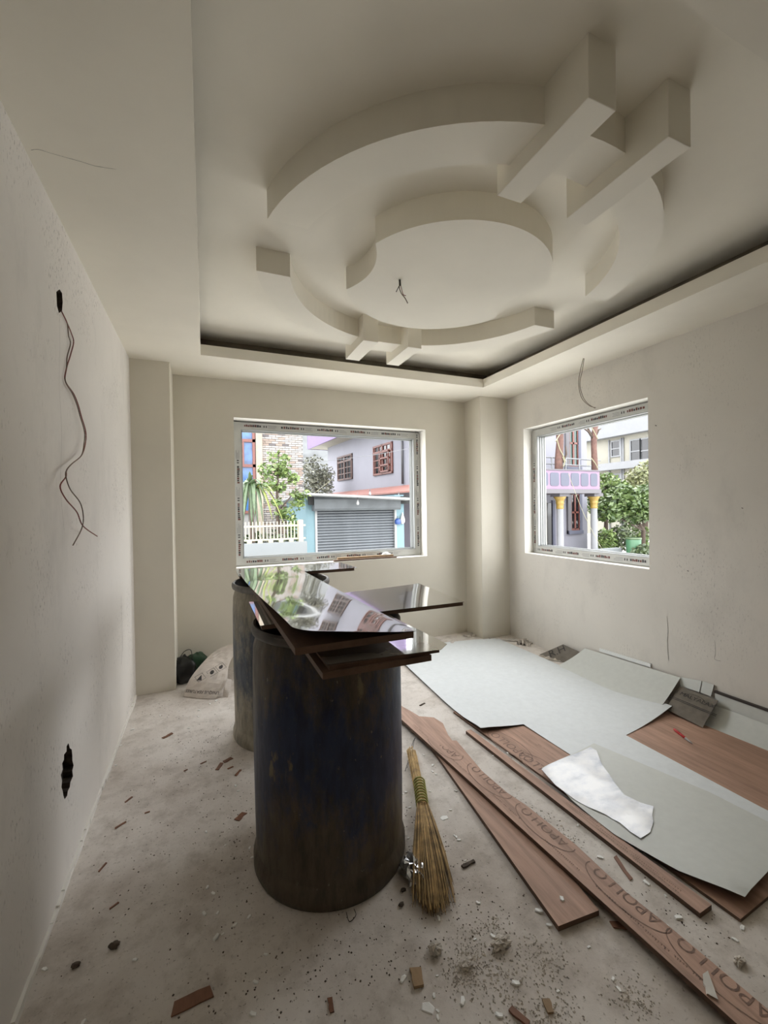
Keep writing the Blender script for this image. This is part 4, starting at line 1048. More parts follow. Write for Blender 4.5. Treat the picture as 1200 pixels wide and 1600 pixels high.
for gx, gy in ((795, 1163), (851, 1203)):
    p = G(gx, gy, PZ); bm = text_mesh('APOLLO', .070); ellipse_bm(bm, .165, .062, .004)
    o = child(lay_print(bm, 'lettering', (p.x, p.y, PZ), -dv, -nv, 'ink', None), plyo); o['label'] = 'faded oval stamp reading APOLLO'
for i, (gx, gy) in enumerate(((800, 1185), (840, 1165), (868, 1180), (845, 1222))):
    p = G(gx, gy, PZ); small_print((p.x, p.y, PZ), -dv, -nv, .12, .009, 'ink', plyo, 40 + i)

# ---------------------------------------------------------------- offcuts leaning on the right wall
def lean(name, quad, m, label, cat, th=.0014, edge='lam_edge', group=None, sag=.0, n=10):
    """curved panel from 4 world corners: bottom-far, bottom-near, top-near, top-far"""
    a, b, c_, d_ = (Vector(p) for p in quad); v = []; f = []
    for j in range(n + 1):
        t_ = j / n
        for i in range(n + 1):
            s_ = i / n
            p = a.lerp(b, s_).lerp(d_.lerp(c_, s_), t_)
            p += Vector((-.35 * sag, 0, -sag)) * (4 * t_ * (1 - t_)); v.append(p)
    for j in range(n):
        for i in range(n): k = j * (n + 1) + i; f.append((k, k + 1, k + n + 2, k + n + 1))
    me = bpy.data.meshes.new(name); me.from_pydata([tuple(p) for p in v], [], f)
    me.materials.append(M[m]); me.materials.append(M[edge])
    o = link(name, me, None, None, True)
    s_ = o.modifiers.new('thickness', 'SOLIDIFY'); s_.thickness = th; s_.offset = 0; s_.material_offset_rim = 1
    o.modifiers.new('edges', 'EDGE_SPLIT').split_angle = 0.7
    tag(o, label, cat, group); return o
XW = XR - .006
def Wp(px, py, x=XW): p = atX(px, py, x); return (p.x, p.y, p.z)
def Fz(px, py, z): p = G(px, py, z); return (p.x, p.y, p.z)
lean('laminate_offcut', [(2.64, 2.66, .0128), (2.60, 1.80, .0128), Wp(1063, 1059, XW - .012), Wp(914, 1013, XW - .012)], 'lam_back2', 'broad pale laminate offcut propped against the right wall', 'laminate', group='laminate offcuts along the right wall', sag=.012)
a_ = Vector(Wp(937, 1017, XW)); b_ = Vector(Wp(1017, 1042, XW))
mb = MB(); v, f = box_data((-.004, -.0, -.004), (.005, 1, .022)); L_ = (b_ - a_)
v = [tuple(a_ + L_ * y + Vector((x, 0, z))) for x, y, z in v]
tag(mesh('white_strip', v, f, 'white'), 'thin bright white strip on top of the propped laminate offcut', 'strip')
lean('laminate_offcut', [Wp(1062.5, 1072, XW - .022), Wp(1093, 1081.5, XW - .022), Wp(1096.7, 1064, XW - .002), Wp(1064, 1058, XW - .002)], 'lam_back2', 'small pale offcut above the printed cardboard, left of two', 'laminate', .004, group='laminate offcuts along the right wall', n=3)
lean('laminate_offcut', [Wp(1094.7, 1082, XW - .022), Wp(1111, 1088, XW - .022), Wp(1116, 1070, XW - .002), Wp(1098, 1064.5, XW - .002)], 'lam_back2', 'small pale offcut above the printed cardboard, right of two', 'laminate', .004, group='laminate offcuts along the right wall', n=3)
cq = [Fz(1040, 1108, .03), Fz(1098, 1137, .016), Wp(1122, 1095, 2.845), Wp(1062, 1072, 2.845)]
cdo = lean('cardboard_piece', cq, 'card', 'grey cardboard piece printed MALYALAX by the right wall', 'cardboard', .004, 'card')
A_, B_, C_, D_ = (Vector(p) for p in cq)
dC = (C_ - D_).normalized(); uC = ((D_ + C_) / 2 - (A_ + B_) / 2).normalized(); nC = dC.cross(uC)
o_c = (D_ + C_) / 2 - uC * .055 + nC * .004
bm = text_mesh('MALYALAX', .040); o = lay_print(bm, 'lettering', o_c + dC * .016, dC, uC, 'card_ink', cdo)
bm = bmesh.new()
for yy in (-.045, -.055):
    vs = [bm.verts.new((-.15, yy, 0)), bm.verts.new((.15, yy, 0)), bm.verts.new((.15, yy - .004, 0)), bm.verts.new((-.15, yy - .004, 0))]; bm.faces.new(vs)
ellipse_bm(bm, .06, .03, .003, 0, math.pi, 16)
lay_print(bm, 'printed_rule', o_c, dC, uC, 'card_ink', cdo)
rq = [Fz(843, 1023, .004), Fz(893, 1038, .008), Wp(909, 1020, XW - .02), Wp(880, 1007, XW - .02)]
rdo = lean('cardboard_piece', rq, 'card', 'grey cardboard piece marked R.H near the corner', 'cardboard', .004, 'card', n=3)
A_, B_, C_, D_ = (Vector(p) for p in rq); dC = (D_ - A_).normalized(); uC = ((D_ + A_) / 2 - (C_ + B_) / 2); nC = dC.cross(uC).normalized()
bm = text_mesh('R.H', .10); lay_print(bm, 'lettering', A_.lerp(D_, .5).lerp((B_ + C_) / 2, .25) + nC * .005, dC, uC, 'card_ink', rdo)
# pale upright board along the foot of the right wall, and a sheet curling up to it
p0, p1 = Wp(1119, 1079), Wp(1200, 1107)
ub = empty('skirting_board', (XW, 1.2, .02)); tag(ub, 'pale long board standing on edge along the right wall foot', 'board')
child(box('panel', (XW - .012, .35, .0), (XW + .004, p0[1], p0[2] - .012), 'lam_back2'), ub)
child(box('edge_strip', (XW - .016, .35, p0[2] - .012), (XW + .004, p0[1] + .004, p0[2]), 'lam_edge'), ub)
cs = [(2.700, 1.60), (2.855, 1.76), (2.862, 1.50), (2.862, .45), (2.70, .45)]
o = sheet('laminate_offcut', cs, lambda x, y: .004 + .088 * (max(0, x - 2.695) / .167) ** 2, 'lam_back2', None, .0011, .05, 'lam_edge')
tag(o, 'pale laminate strip curling up the wall right of the red pen', 'laminate', 'laminate offcuts along the right wall')

# red marker on the plywood
pa, pb_ = G(1054, 1140, PZ + .006), G(1082, 1162, PZ + .006)
pen = empty('marker_pen', pa); tag(pen, 'red marker pen lying on the bare plywood', 'pen')
dd = pb_ - pa
child(tube('barrel', [pa, pa + dd * .62], .0065, 'pen_red', None, 10), pen)
child(tube('cap', [pa - dd * .02, pa + dd * .05, pa + dd * .34], [.006, .0075, .0075], 'pen_red', None, 10), pen)
child(tube('tip', [pa + dd * .62, pa + dd * .86, pa + dd], [.0062, .0045, .0015], 'pen_tip', None, 10), pen)

# ---------------------------------------------------------------- broom
bt, bk, bk2, be = G(644, 1178, .022), G(655, 1222, .024), G(660, 1258, .024), G(680, 1418, .02)
br = empty('straw_broom', (bk.x, bk.y, 0)); tag(br, 'handmade straw broom with yellow-green binding beside the near drum', 'broom')
rb = random.Random(31); hm = MB(); sm = MB(); sd_ = MB()
ax = (be - bk2); sx = Vector((ax.y, -ax.x, 0)).normalized()
for i in range(46):
    a1 = rb.uniform(0, 6.28); r1 = math.sqrt(rb.random()) * .020
    off = sx * (r1 * math.cos(a1)); zz_ = .022 + r1 * math.sin(a1) * .9
    top = bt + sx * (r1 * 1.15 * math.cos(a1)) + (bt - bk).normalized() * rb.uniform(-.05, .06)
    mid = bk2 + off * 1.0
    hm.add(*tube_data([(top.x, top.y, zz_), ((top.x + mid.x) / 2, (top.y + mid.y) / 2, zz_), (mid.x, mid.y, zz_)], .0032, 5))
for i in range(420):
    u_ = rb.gauss(0, .5); u_ = max(-1, min(1, u_)); lyr = rb.uniform(-1, 1)
    Lr = rb.uniform(.86, 1.04) * (1 - .06 * u_ * u_)
    p0 = bk2 + sx * (u_ * .022); p3 = bk2 + ax * Lr + sx * (u_ * .070)
    p1 = bk2 + ax * .35 * Lr + sx * (u_ * .042); p2 = bk2 + ax * .72 * Lr + sx * (u_ * .061)
    hz = lambda s: .004 + (.021 + lyr * .017) * (1 - .25 * s)
    pts = [(p0.x, p0.y, .023 + lyr * .014), (p1.x, p1.y, max(.003, .026 + lyr * .022)), (p2.x, p2.y, max(.003, .024 + lyr * .02)), (p3.x + rb.uniform(-.006, .006), p3.y, max(.003, .018 + lyr * .014))]
    (sm if rb.random() < .6 else sd_).add(*tube_data(pts, [.0018, .0017, .0014, .0008], 4))
o = child(hm.build('handle_stalks', 'straw'), br); o['kind'] = 'stuff'
o = child(sm.build('bristles', 'straw'), br); o['kind'] = 'stuff'
o = child(sd_.build('dark_bristles', 'straw_dark'), br); o['kind'] = 'stuff'
mb = MB(); nb = 9
for i in range(nb):
    c_ = bk.lerp(bk2, i / (nb - 1)); pts = [c_ + sx * (.0255 * math.cos(2 * math.pi * k / 14)) + Vector((0, 0, .0245 * math.sin(2 * math.pi * k / 14))) for k in range(15)]
    mb.add(*tube_data(pts, .0036, 6))
child(mb.build('binding', 'binding', None, True), br)
w0 = G(640, 1172, .01)
wr = empty('binding_wire', w0); tag(wr, 'thin black wire ends beside the broom handle top', 'wire')
child(tube('strand', spline([G(633, 1205, .012), G(640, 1180, .02), G(645, 1160, .03), G(650, 1152, .035)], 5), .0016, 'wire_black', None, 5), wr)
child(tube('strand', spline([G(636, 1200, .012), G(644, 1172, .02), G(648, 1153, .05)], 5), .0014, 'wire_black', None, 5), wr)

# ---------------------------------------------------------------- paper sack and dark bag in the back-left corner
def patch(name, rows, m, parent, thick=.05, amp=.010, seed=0, sub=5, back=Vector((0, .06, -.02))):
    """rows of world points (bottom to top) -> crumpled closed sack"""
    rows = [spline(r_, sub) for r_ in rows]
    cols = [spline([r_[i] for r_ in rows], sub) for i in range(len(rows[0]))]
    nu, nv_ = len(cols), len(cols[0]); v = []; f = []
    for side in (0, 1):
        for j in range(nv_):
            for i in range(nu):
                p = Vector(cols[i][j]); w = math.sin(math.pi * i / (nu - 1)) ** .5 * math.sin(math.pi * min(1, j / (nv_ - 1))) ** .5 if 0 < i < nu - 1 and 0 < j < nv_ - 1 else 0
                nz = abs(noise.noise(Vector((p.x * 16 + seed, p.y * 12, p.z * 16)))) * amp * 2 + noise.noise(Vector((p.x * 40, seed, p.z * 40))) * amp * .5
                p += Vector((0, -nz, nz * .4)) * w
                if side: p += back * w
                p.z = max(p.z, .002); v.append(p)
    N = nu * nv_
    for j in range(nv_ - 1):
        for i in range(nu - 1):
            k = j * nu + i; f.append((k, k + 1, k + nu + 1, k + nu)); f.append((N + k, N + k + nu, N + k + nu + 1, N + k + 1))
    o = mesh(name, v, f, m, parent)
    bm = bmesh.new(); bm.from_mesh(o.data); bmesh.ops.remove_doubles(bm, verts=bm.verts[:], dist=1e-4); bmesh.ops.recalc_face_normals(bm, faces=bm.faces[:]); bm.to_mesh(o.data); bm.free()
    return o
fwd = Vector((0, -1, .3)).normalized()
bag = empty('paper_sack', G(312, 1085, 0)); tag(bag, 'crumpled empty paper sack with upside-down printing by the left column', 'sack')
rows = [[G(287, 1088, .004), G(312, 1091, .004), G(337, 1092, .004)],
        [atY(296, 1062, 3.42), atY(325, 1060, 3.36), atY(354, 1064, 3.30)],
        [atY(318, 1034, 3.55), atY(338, 1036, 3.50), atY(357, 1042, 3.42)],
        [atY(338, 1016, 3.66), atY(352, 1018, 3.62), atY(366, 1024, 3.55)],
        [atY(358, 1007, 3.72), atY(372, 1006, 3.70), atY(388, 1008, 3.66)]]
sackb = child(patch('sack_body', rows, 'sack', None, seed=3, amp=.015), bag)
from mathutils.bvhtree import BVHTree
bvh = BVHTree.FromPolygons([v_.co.copy() for v_ in sackb.data.vertices], [tuple(p_.vertices) for p_ in sackb.data.polygons])
def wrap(o, away=.0018):
    for v_ in o.data.vertices:
        h_ = bvh.ray_cast(v_.co + fwd * .25, -fwd, .6)
        if h_[0] is not None: v_.co = h_[0] + fwd * away
child(patch('torn_flap', [[G(348, 1088, .003), G(356, 1090, .003)], [atY(350, 1074, 3.25), atY(360, 1076, 3.25)], [atY(354, 1060, 3.3), atY(362, 1062, 3.3)]], 'sack', None, amp=.004, seed=9, back=Vector((0, .012, -.004))), bag)
P0, P1, P2 = Vector(rows[0][0]), Vector(rows[0][2]), Vector(rows[1][1])
dT = (P0 - P1).normalized(); mid = (P0 + P1) / 2; upT = (mid - P2)
nT = dT.cross(upT).normalized()
def on_bag(t, h):    # point on the sack's front: t across, h up the slope
    a, b = Vector(rows[0][0]).lerp(Vector(rows[0][2]), t), Vector(rows[1][0]).lerp(Vector(rows[1][2]), t); return a.lerp(b, h) + fwd * .012
bm = text_mesh('UNIQUE FEATURES', .031); o = child(lay_print(bm, 'lettering', on_bag(.5, .33), dT, upT, 'bag_ink', None), bag); o['label'] = 'upside-down lettering reading UNIQUE FEATURES'; wrap(o)
for i, (t_, h_) in enumerate(((.25, 1.15), (.5, 1.5), (.72, 1.9))):
    a_ = Vector(rows[1][0]).lerp(Vector(rows[1][2]), t_); b_ = Vector(rows[2][0]).lerp(Vector(rows[2][2]), t_)
    p = a_.lerp(b_, h_ - 1) + fwd * .016; bm = bmesh.new()
    s_ = .020
    if i == 0:
        vs = [bm.verts.new((-s_, s_, 0)), bm.verts.new((s_, s_, 0)), bm.verts.new((0, -s_, 0))]; bm.faces.new(vs)
    else: bmesh.ops.create_circle(bm, cap_ends=True, segments=12, radius=s_ * .8)
    ellipse_bm(bm, .048, .034, .003, 0, 2 * math.pi, 4)
    wrap(child(lay_print(bm, 'printed_icon', p, dT, upT, 'bag_ink', None), bag))
def lump(name, c, rad, m, seed, label=None, cat=None, amp=.35, n=12, group=None):
    v = []; f = []
    for j in range(n + 1):
        ph = math.pi * j / n
        for i in range(2 * n):
            th_ = math.pi * i / n; d_ = Vector((math.sin(ph) * math.cos(th_), math.sin(ph) * math.sin(th_), math.cos(ph)))
            k = 1 + amp * noise.noise(d_ * 2.3 + Vector((seed, seed * 2, 0))) + amp * .5 * noise.noise(d_ * 6 + Vector((seed, 0, seed)))
            p = Vector((d_.x * rad[0] * k, d_.y * rad[1] * k, d_.z * rad[2] * k)); p.z = max(p.z, -rad[2] * .8)
            v.append(Vector(c) + p)
    for j in range(n):
        for i in range(2 * n): f.append((j * 2 * n + i, (j + 1) * 2 * n + i, (j + 1) * 2 * n + (i + 1) % (2 * n), j * 2 * n + (i + 1) % (2 * n)))
    o = mesh(name, v, f, m, None, True)
    if label: tag(o, label, cat, group)
    return o
q = atY(288, 1052, 3.66)
bl_ = empty('plastic_bag', (q.x, 3.66, 0)); tag(bl_, 'small black and green plastic bag behind the paper sack', 'bag')
child(lump('bag_body', (q.x - .01, 3.67, .085), (.11, .10, .10), 'black_plastic', 4), bl_)
child(lump('green_lining', (q.x + .09, 3.69, .12), (.085, .07, .08), 'green_plastic', 9), bl_)
child(tube('handle_loop', spline([(q.x - .05, 3.62, .16), (q.x + .0, 3.62, .24), (q.x + .05, 3.62, .25), (q.x + .06, 3.62, .17)], 5), .003, 'black_plastic', None, 5), bl_)

# ---------------------------------------------------------------- wires
def wire_thing(name, label, strands, loc):
    r = empty(name, loc); tag(r, label, 'wire')
    for pts, rad, m in strands: child(tube('strand', spline(pts, 6), rad, m, None, 6), r)
    return r
lw = [(95, 484), (98, 490), (105, 505), (112, 522), (115, 535), (110, 555), (104, 575), (102, 595), (115, 615), (122, 632), (127, 650), (134, 675), (133, 695), (127, 712), (112, 725), (104, 735), (103, 745)]
def LW(pts, x0, x1): n_ = len(pts); return [atX(a, b, XL + (x0 if i == 0 else max(.006, x0 + (x1 - x0) * i / (n_ - 1)))) for i, (a, b) in enumerate(pts)]
s1 = LW(lw, -.01, .03)
lw2 = [(a - (5 if 3 <= i <= 5 else 2 if 7 < i < 13 else 0), b + (2 if 3 <= i <= 5 else 0)) for i, (a, b) in enumerate(lw)]
wire_thing('hanging_wire', 'long red-brown wires hanging from the hole in the left wall', [
    (s1 + LW([(94, 760), (103, 780), (120, 800), (130, 822), (152, 838)], .03, .04), .0022, 'wire_red'),
    (LW(lw2, -.012, .034) + LW([(110, 765), (125, 785), (130, 805), (128, 825), (114, 852)], .035, .04), .0020, 'wire_brown')], (XL, 1.92, 2.1))
b0 = G(625, 437, ZR)
wire_thing('ceiling_wire', 'short frayed wires hanging from the ceiling disc', [
    ([b0 + Vector((0, 0, .01)), atY(624, 448, b0.y), atY(627, 458, b0.y), atY(633, 466, b0.y), atY(637, 474, b0.y)], .0024, 'wire_brown'),
    ([b0 + Vector((.004, 0, .01)), atY(625, 444, b0.y), atY(622, 450, b0.y), atY(619, 456, b0.y)], .0022, 'wire_black'),
    ([b0 + Vector((-.004, .004, .01)), atY(627, 450, b0.y), atY(630, 460, b0.y), atY(634, 462, b0.y)], .0020, 'wire_red'),
    ([b0 + Vector((0, .003, .005)), atY(625, 446, b0.y)], .006, 'wire_black')], b0)
b1 = G(912, 560, ZS)
wire_thing('soffit_wire', 'looped brown wires hanging from the soffit above the narrower window', [
    ([b1 + Vector((0, 0, .01)), atY(907, 578, b1.y), atY(904, 600, b1.y), atY(909, 622, b1.y), atY(921, 634, b1.y), atY(931, 637, b1.y)], .0022, 'wire_brown'),
    ([b1 + Vector((.006, 0, .01)), atY(910, 578, b1.y), atY(906, 600, b1.y), atY(911, 620, b1.y), atY(919, 631, b1.y), atY(930, 638, b1.y)], .0022, 'wire_brown')], b1)
# strips on the sill of the back window
sz = W1[2] + .012
p0, p1 = atY(521, 874, YB + .03), atY(617, 865, YB + .06)
ss = empty('sill_strip', (p0.x, YB + .04, W1[2])); tag(ss, 'thin wooden strip lying on the wide window sill', 'strip')
child(box('batten', (p0.x, YB + .015, W1[2] + .001), (p1.x, YB + .045, W1[2] + .014), 'ply_edge'), ss)
child(box('batten', (p0.x + .05, YB + .05, W1[2] + .001), (p1.x - .02, YB + .08, W1[2] + .03), 'flake_light'), ss)
p = atY(604, 862, YB + .07)
tag(lump('paper_scrap', (p.x, YB + .085, W1[2] + .026), (.045, .03, .026), 'white', 12, amp=.3), 'white crumpled scrap on the wide window sill', 'scrap')

# ---------------------------------------------------------------- paper and debris
def scrap(name, px, py, w, h, rot, m, label, cat, z=.004, amp=.02, seed=0, group=None):
    c_ = G(px, py, z); v = []; f = []; n_ = 9
    for j in range(n_):
        for i in range(n_):
            a, b = (i / (n_ - 1) - .5), (j / (n_ - 1) - .5)
            a2 = a * (1 + .25 * noise.noise(Vector((b * 5, seed, 0)))); b2 = b * (1 + .25 * noise.noise(Vector((a * 5, seed, 3))))
            x = w * (a2 * math.cos(rot) - b2 * math.sin(rot) * h / w); y = w * a2 * math.sin(rot) + h * b2 * math.cos(rot)
            zz_ = abs(noise.noise(Vector((a * 4 + seed, b * 4, seed)))) * amp * 2.2
            v.append((c_.x + x, c_.y + y, z + zz_))
    for j in range(n_ - 1):
        for i in range(n_ - 1): k = j * n_ + i; f.append((k, k + 1, k + n_ + 1, k + n_))
    o = mesh(name, v, f, m); s_ = o.modifiers.new('thickness', 'SOLIDIFY'); s_.thickness = .001
    tag(o, label, cat, group); return o
scrap('paper_scrap', 737, 993, .16, .08, .2, 'paper', 'crumpled paper scrap at the foot of the right corner column', 'paper', .003, .02, 1)
scrap('paper_scrap', 822, 1003, .24, .12, .6, 'paper', 'larger crumpled paper between the sheet and the right wall', 'paper', .003, .03, 2)
scrap('paper_scrap', 790, 1000, .30, .05, -.75, 'paper', 'torn paper strip along the far edge of the large sheet', 'paper', .003, .014, 3)
scrap('paper_scrap', 686, 1012, .42, .12, .15, 'paper', 'wide torn paper under the far left edge of the large sheet', 'paper', .003, .02, 4)
scrap('paper_scrap', 862, 1030, .22, .06, -.9, 'clod', 'brownish paper shred before the R.H cardboard', 'paper', .003, .012, 5)
# masking paper draped on the long plank
tp = [G(1098, 1518, ZA1 + .012), G(1106, 1516, ZA1 + .006), G(1122, 1568, .03), G(1124, 1572, .012), G(1100, 1566, .012), G(1090, 1540, ZA1 + .003)]
v = []; f = []
for j in range(7):
    t_ = j / 6; a = Vector(tp[0]).lerp(Vector(tp[4]), t_); b = Vector(tp[1]).lerp(Vector(tp[2]), t_)
    for i in range(5):
        p = a.lerp(b, i / 4); p.z = max(.004, ZA1 + .004 + .006 * noise.noise(Vector((i, j, 3))) - (.018 if i == 0 and j > 3 else 0)); v.append(p)
for j in range(6):
    for i in range(4): k = j * 5 + i; f.append((k, k + 1, k + 6, k + 5))
o = mesh('masking_paper', v, f, 'tape'); s_ = o.modifiers.new('thickness', 'SOLIDIFY'); s_.thickness = .0012
tag(o, 'torn whitish masking paper stuck on the long printed plank', 'paper')
# crumpled foil by the drum
fo_ = lump('foil_scrap', (.672, 1.372, .02), (.04, .055, .022), 'foil', 5, 'crumpled silvery foil between near drum and broom', 'foil', .7, 9)
for p_ in fo_.data.polygons: p_.use_smooth = False
# flat wood flakes: (px, py, length, width, angle, light?, label)
def flake(px, py, L, w, ang, m, label, th=.003, group=None, cat='wood chip', z=0.0005, jag=.25, seed=0):
    c_ = G(px, py, 0); r = random.Random(int(px * 7 + py)); pts = []
    for t_ in (-.5, -.2, .15, .5): pts.append((L * t_, -w / 2 * (1 + r.uniform(-jag, jag))))
    for t_ in (.5, .2, -.15, -.5): pts.append((L * (t_ + r.uniform(-.08, .08)), w / 2 * (1 + r.uniform(-jag, jag))))
    ca, sa_ = math.cos(ang), math.sin(ang)
    o = prism('wood_flake' if cat == 'wood chip' else 'plaster_chip', [(c_.x + x * ca - y * sa_, c_.y + x * sa_ + y * ca) for x, y in pts], z, z + th, m)
    tag(o, label, cat, group); return o
flake(301, 1564, .105, .035, .05, 'flake', 'largest brown wood chip, near the bottom left of the floor', .004, jag=.08)
WF = 'small reddish wood splinter on the bare floor left of the drums'
for px, py, L, w, a in ((262, 1150, .06, .02, .7), (343, 1198, .06, .018, 1.1), (356, 1188, .05, .02, .5), (376, 1276, .05, .025, .8), (201, 1250, .04, .008, .9), (188, 1290, .045, .009, .6), (160, 1356, .04, .006, 1.1), (372, 1208, .05, .012, 1.0), (178, 1416, .03, .006, .6), (230, 1270, .02, .006, 0.1), (318, 1192, .03, .006, .4), (290, 1204, .02, .006, .5), (360, 1200, .03, .008, .3)):
    flake(px, py, L, w, a, 'flake', WF, .003, 'reddish splinters left of the drums')
flake(651, 1530, .045, .03, 1.3, 'flake_light', 'curled yellowish wood chip in the bottom middle of the floor', .008)
flake(517, 1572, .035, .012, 1.5, 'flake', 'dark wood splinter left of the yellowish chip at the bottom', .003)
flake(812, 1590, .05, .018, 2.0, 'flake', 'reddish wood chip at the bottom edge near the sand', .006)
flake(857, 1574, .03, .02, 1.2, 'flake_light', 'short pale wood block at the bottom right of the sand', .006)
flake(972, 1355, .10, .014, 1.2, 'flake', 'slim pinkish splinter between long plank and plywood strip', .003)
flake(732, 1351, .055, .012, .1, 'dust', 'dark grey splinter right of the broom', .006)
flake(660, 1101, .05, .01, .4, 'dust', 'thin dark sliver beside the large sheet left edge', .004)
flake(975, 1448, .07, .02, -.5, 'flake', 'brown splinter tucked under the long plank', .004)
# plaster / laminate chips, one shape copied
me = bpy.data.meshes.new('plaster_chip'); me.from_pydata([(-.5, -.4, 0), (.45, -.5, 0), (.55, .2, 0), (0, .55, 0), (-.55, .3, 0), (-.45, -.35, .35), (.4, -.42, .4), (.48, .15, .3), (0, .45, .42), (-.48, .22, .3)], [],
    [(4, 3, 2, 1, 0), (5, 6, 7, 8, 9), (0, 1, 6, 5), (1, 2, 7, 6), (2, 3, 8, 7), (3, 4, 9, 8), (4, 0, 5, 9)]); me.materials.append(M['chip'])
proto = None
def chip(px, py, s, z=0.0, label='tiny white laminate chip scattered on the concrete floor', group='tiny white chips on the floor', sc=(1, .6, .5)):
    global proto
    c_ = G(px, py, z); r = random.Random(int(px * 13 + py * 7))
    o = bpy.data.objects.new('laminate_chip', me); COL.objects.link(o)
    o.location = (c_.x, c_.y, z + .0003); o.rotation_euler = (0, 0, r.uniform(0, 6.28)); o.scale = (s * sc[0], s * sc[1], s * sc[2])
    tag(o, label, 'chip', group); return o
chip(694, 1278, .032, 0, 'largest white triangular chip on the floor right of the broom', None, (1, .8, .12))
chip(669, 1575, .032, 0, 'broad white chip on the floor at the bottom centre', None, (1, .8, .15))
chip(878, 1405, .020, .018, 'white curl of chip lying on the short unprinted plank', None, (.6, 1, .5))
for px, py, s in ((662, 1180, .012), (676, 1196, .016), (676, 1206, .012), (681, 1210, .012), (672, 1237, .010), (634, 1238, .014), (630, 1241, .01), (640, 1262, .012), (704, 1266, .012), (712, 1236, .014), (713, 1308, .012), (717, 1313, .014), (710, 1306, .01), (686, 1435, .016), (747, 1411, .014), (770, 1463, .016), (742, 1468, .010), (842, 1424, .022), (858, 1446, .016), (806, 1537, .020), (723, 1565, .020), (630, 1530, .020), (683, 1525, .008), (684, 1590, .012), (780, 1587, .018), (872, 1549, .010),
                 (250, 1118, .012), (311, 1110, .018), (310, 1120, .014), (295, 1138, .014), (221, 1172, .012), (207, 1140, .02), (181, 1196, .012), (188, 1165, .014), (368, 1228, .014), (372, 1236, .012), (322, 1300, .012), (352, 1321, .01), (324, 1387, .014), (333, 1396, .014), (319, 1428, .016), (340, 1427, .012), (389, 1433, .014), (367, 1446, .014), (338, 1465, .02), (348, 1460, .010), (211, 1500, .014), (70, 1515, .016), (118, 1508, .014), (399, 1535, .014), (395, 1585, .016), (130, 1598, .014), (415, 1492, .012), (179, 1480, .018), (338, 1095, .02), (328, 1100, .014), (394, 1340, .012), (390, 1325, .012),
                 (678, 1556, .012), (684, 1580, .010), (1010, 1380, .02), (1060, 1434, .022), (1149, 1469, .016), (1160, 1450, .018), (980, 1333, .010), (903, 1290, .014), (938, 1340, .02), (1043, 1447, .012), (920, 1480, .010), (958, 1530, .012), (967, 1546, .014), (1040, 1400, .010), (905, 1275, .008), (650, 1340, .012), (655, 1330, .01), (638, 1310, .01), (727, 1345, .008)):
    chip(px, py, s * 1.1, 0, *(('tiny white chip on the bare floor left of the drums', 'white chips left of the drums') if px < 420 else ('tiny white chip near the straw broom', 'white chips around the broom') if px < 760 and py < 1445 else ('tiny white chip at the bottom of the floor by the sand', 'white chips by the sand') if px < 890 and py > 1400 else ('tiny white chip on the floor beside the long printed plank', 'white chips beside the long plank')))
for px, py, s in ((793, 1177, .014), (770, 1181, .012)):
    chip(px, py, s, PZ, 'tiny white chip on the stamped part of the plywood sheet', 'tiny white chips on the plywood')
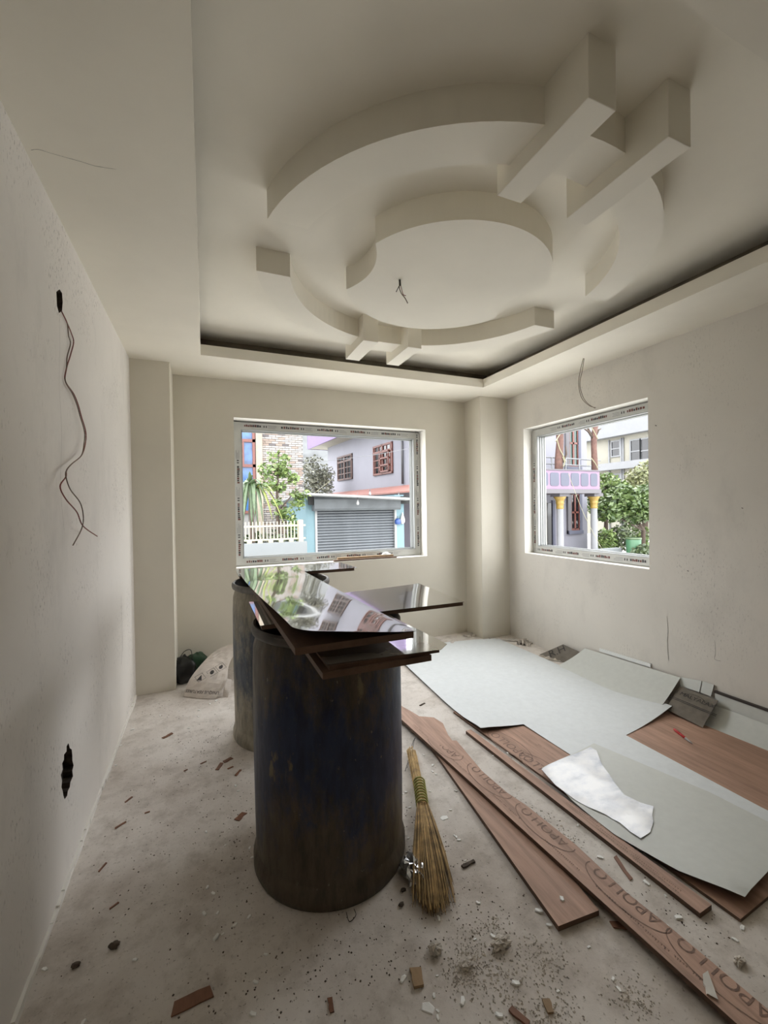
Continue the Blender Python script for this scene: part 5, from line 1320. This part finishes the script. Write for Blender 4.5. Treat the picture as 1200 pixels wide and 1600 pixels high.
# cement clods and sand
for i, (px, py, rad, lb) in enumerate([(782, 1478, (.034, .018, .012), 'largest crumbly cement clod on the floor below the short plank'), (680, 1487, (.02, .02, .012), 'grey cement clod left of the sand below the broom'), (1155, 1505, (.02, .012, .008), 'small cement clod right of the long plank'), (729, 1508, (.022, .016, .008), 'flat cement clod in the middle of the sand patch')]):
    c_ = G(px, py, 0); oc = lump('cement_clod', (c_.x, c_.y, rad[2] * .75), rad, 'clod', 40 + i, lb, 'clod', .42, 10); oc.data.polygons.foreach_set('use_smooth', [False] * len(oc.data.polygons))
rb = random.Random(77)
def crumbs(name, spots, m, label, size):
    v = []; f = []
    for px, py, spread, n_ in spots:
        c_ = G(px, py, 0)
        for _ in range(n_):
            x = c_.x + rb.gauss(0, spread[0]); y = c_.y + rb.gauss(0, spread[1]); s = size * .8 * rb.uniform(.4, 1.4); h = s * rb.uniform(.4, .9)
            if x < XL + .03 or math.hypot(x - NEAR[0], y - NEAR[1]) < .30: continue
            a = rb.uniform(0, 6.28); n0 = len(v)
            for k in range(4): v.append((x + s * math.cos(a + k * 1.57) * (1 if k % 2 else .6), y + s * math.sin(a + k * 1.57), .0003))
            v.append((x + s * .2, y, .0003 + h)); f += [(n0 + k, n0 + (k + 1) % 4, n0 + 4) for k in range(4)]
    o = mesh(name, v, f, m); tag(o, label, 'debris', kind='stuff'); return o
crumbs('sand_grains', [(740, 1490, (.03, .05), 210), (790, 1540, (.05, .05), 250), (850, 1500, (.04, .04), 260), (860, 1590, (.05, .03), 250), (990, 1560, (.03, .03), 200), (720, 1520, (.03, .03), 260), (770, 1450, (.03, .02), 120), (820, 1270, (.04, .08), 160), (870, 1300, (.03, .06), 140)], 'clod', 'scattered sand and cement grains on the floor', .004)
crumbs('dirt_crumbs', [(660, 1300, (.03, .12), 130), (640, 1340, (.02, .05), 90), (740, 1430, (.1, .08), 90), (700, 1330, (.04, .06), 30), (380, 1330, (.06, .25), 130), (300, 1190, (.12, .2), 110), (300, 1400, (.15, .2), 90), (200, 1350, (.1, .3), 60), (600, 1500, (.2, .08), 130), (450, 1530, (.2, .06), 80), (1050, 1420, (.06, .1), 60), (330, 1150, (.1, .15), 80), (250, 1110, (.1, .1), 40)], 'dust', 'dark dirt crumbs scattered over the concrete floor', .0035)
# cable stubs: small bits of black wire by the drum
w1 = tube('wire_bit', spline([G(541, 1425, .004), G(546, 1440, .006), G(556, 1430, .012), G(553, 1420, .008)], 5), .0012, 'wire_black'); tag(w1, 'thin curled wire bit at the front foot of the near drum', 'wire')
# rag of dirt lumps near the left wall
for px, py, s, lb in ((178, 1480, .016, 'dark dirt lump on the floor in the lower left'), (118, 1510, .012, 'small dark lump near the left wall foot'), (627, 1415, .010, 'dark lump left of the broom tip'), (630, 1392, .010, 'dark lump beside the foil')):
    c_ = G(px, py, 0); lump('dirt_lump', (c_.x, c_.y, s * .4), (s, s * .7, s * .5), 'dust', int(px), lb, 'dirt lump', .6, 6)
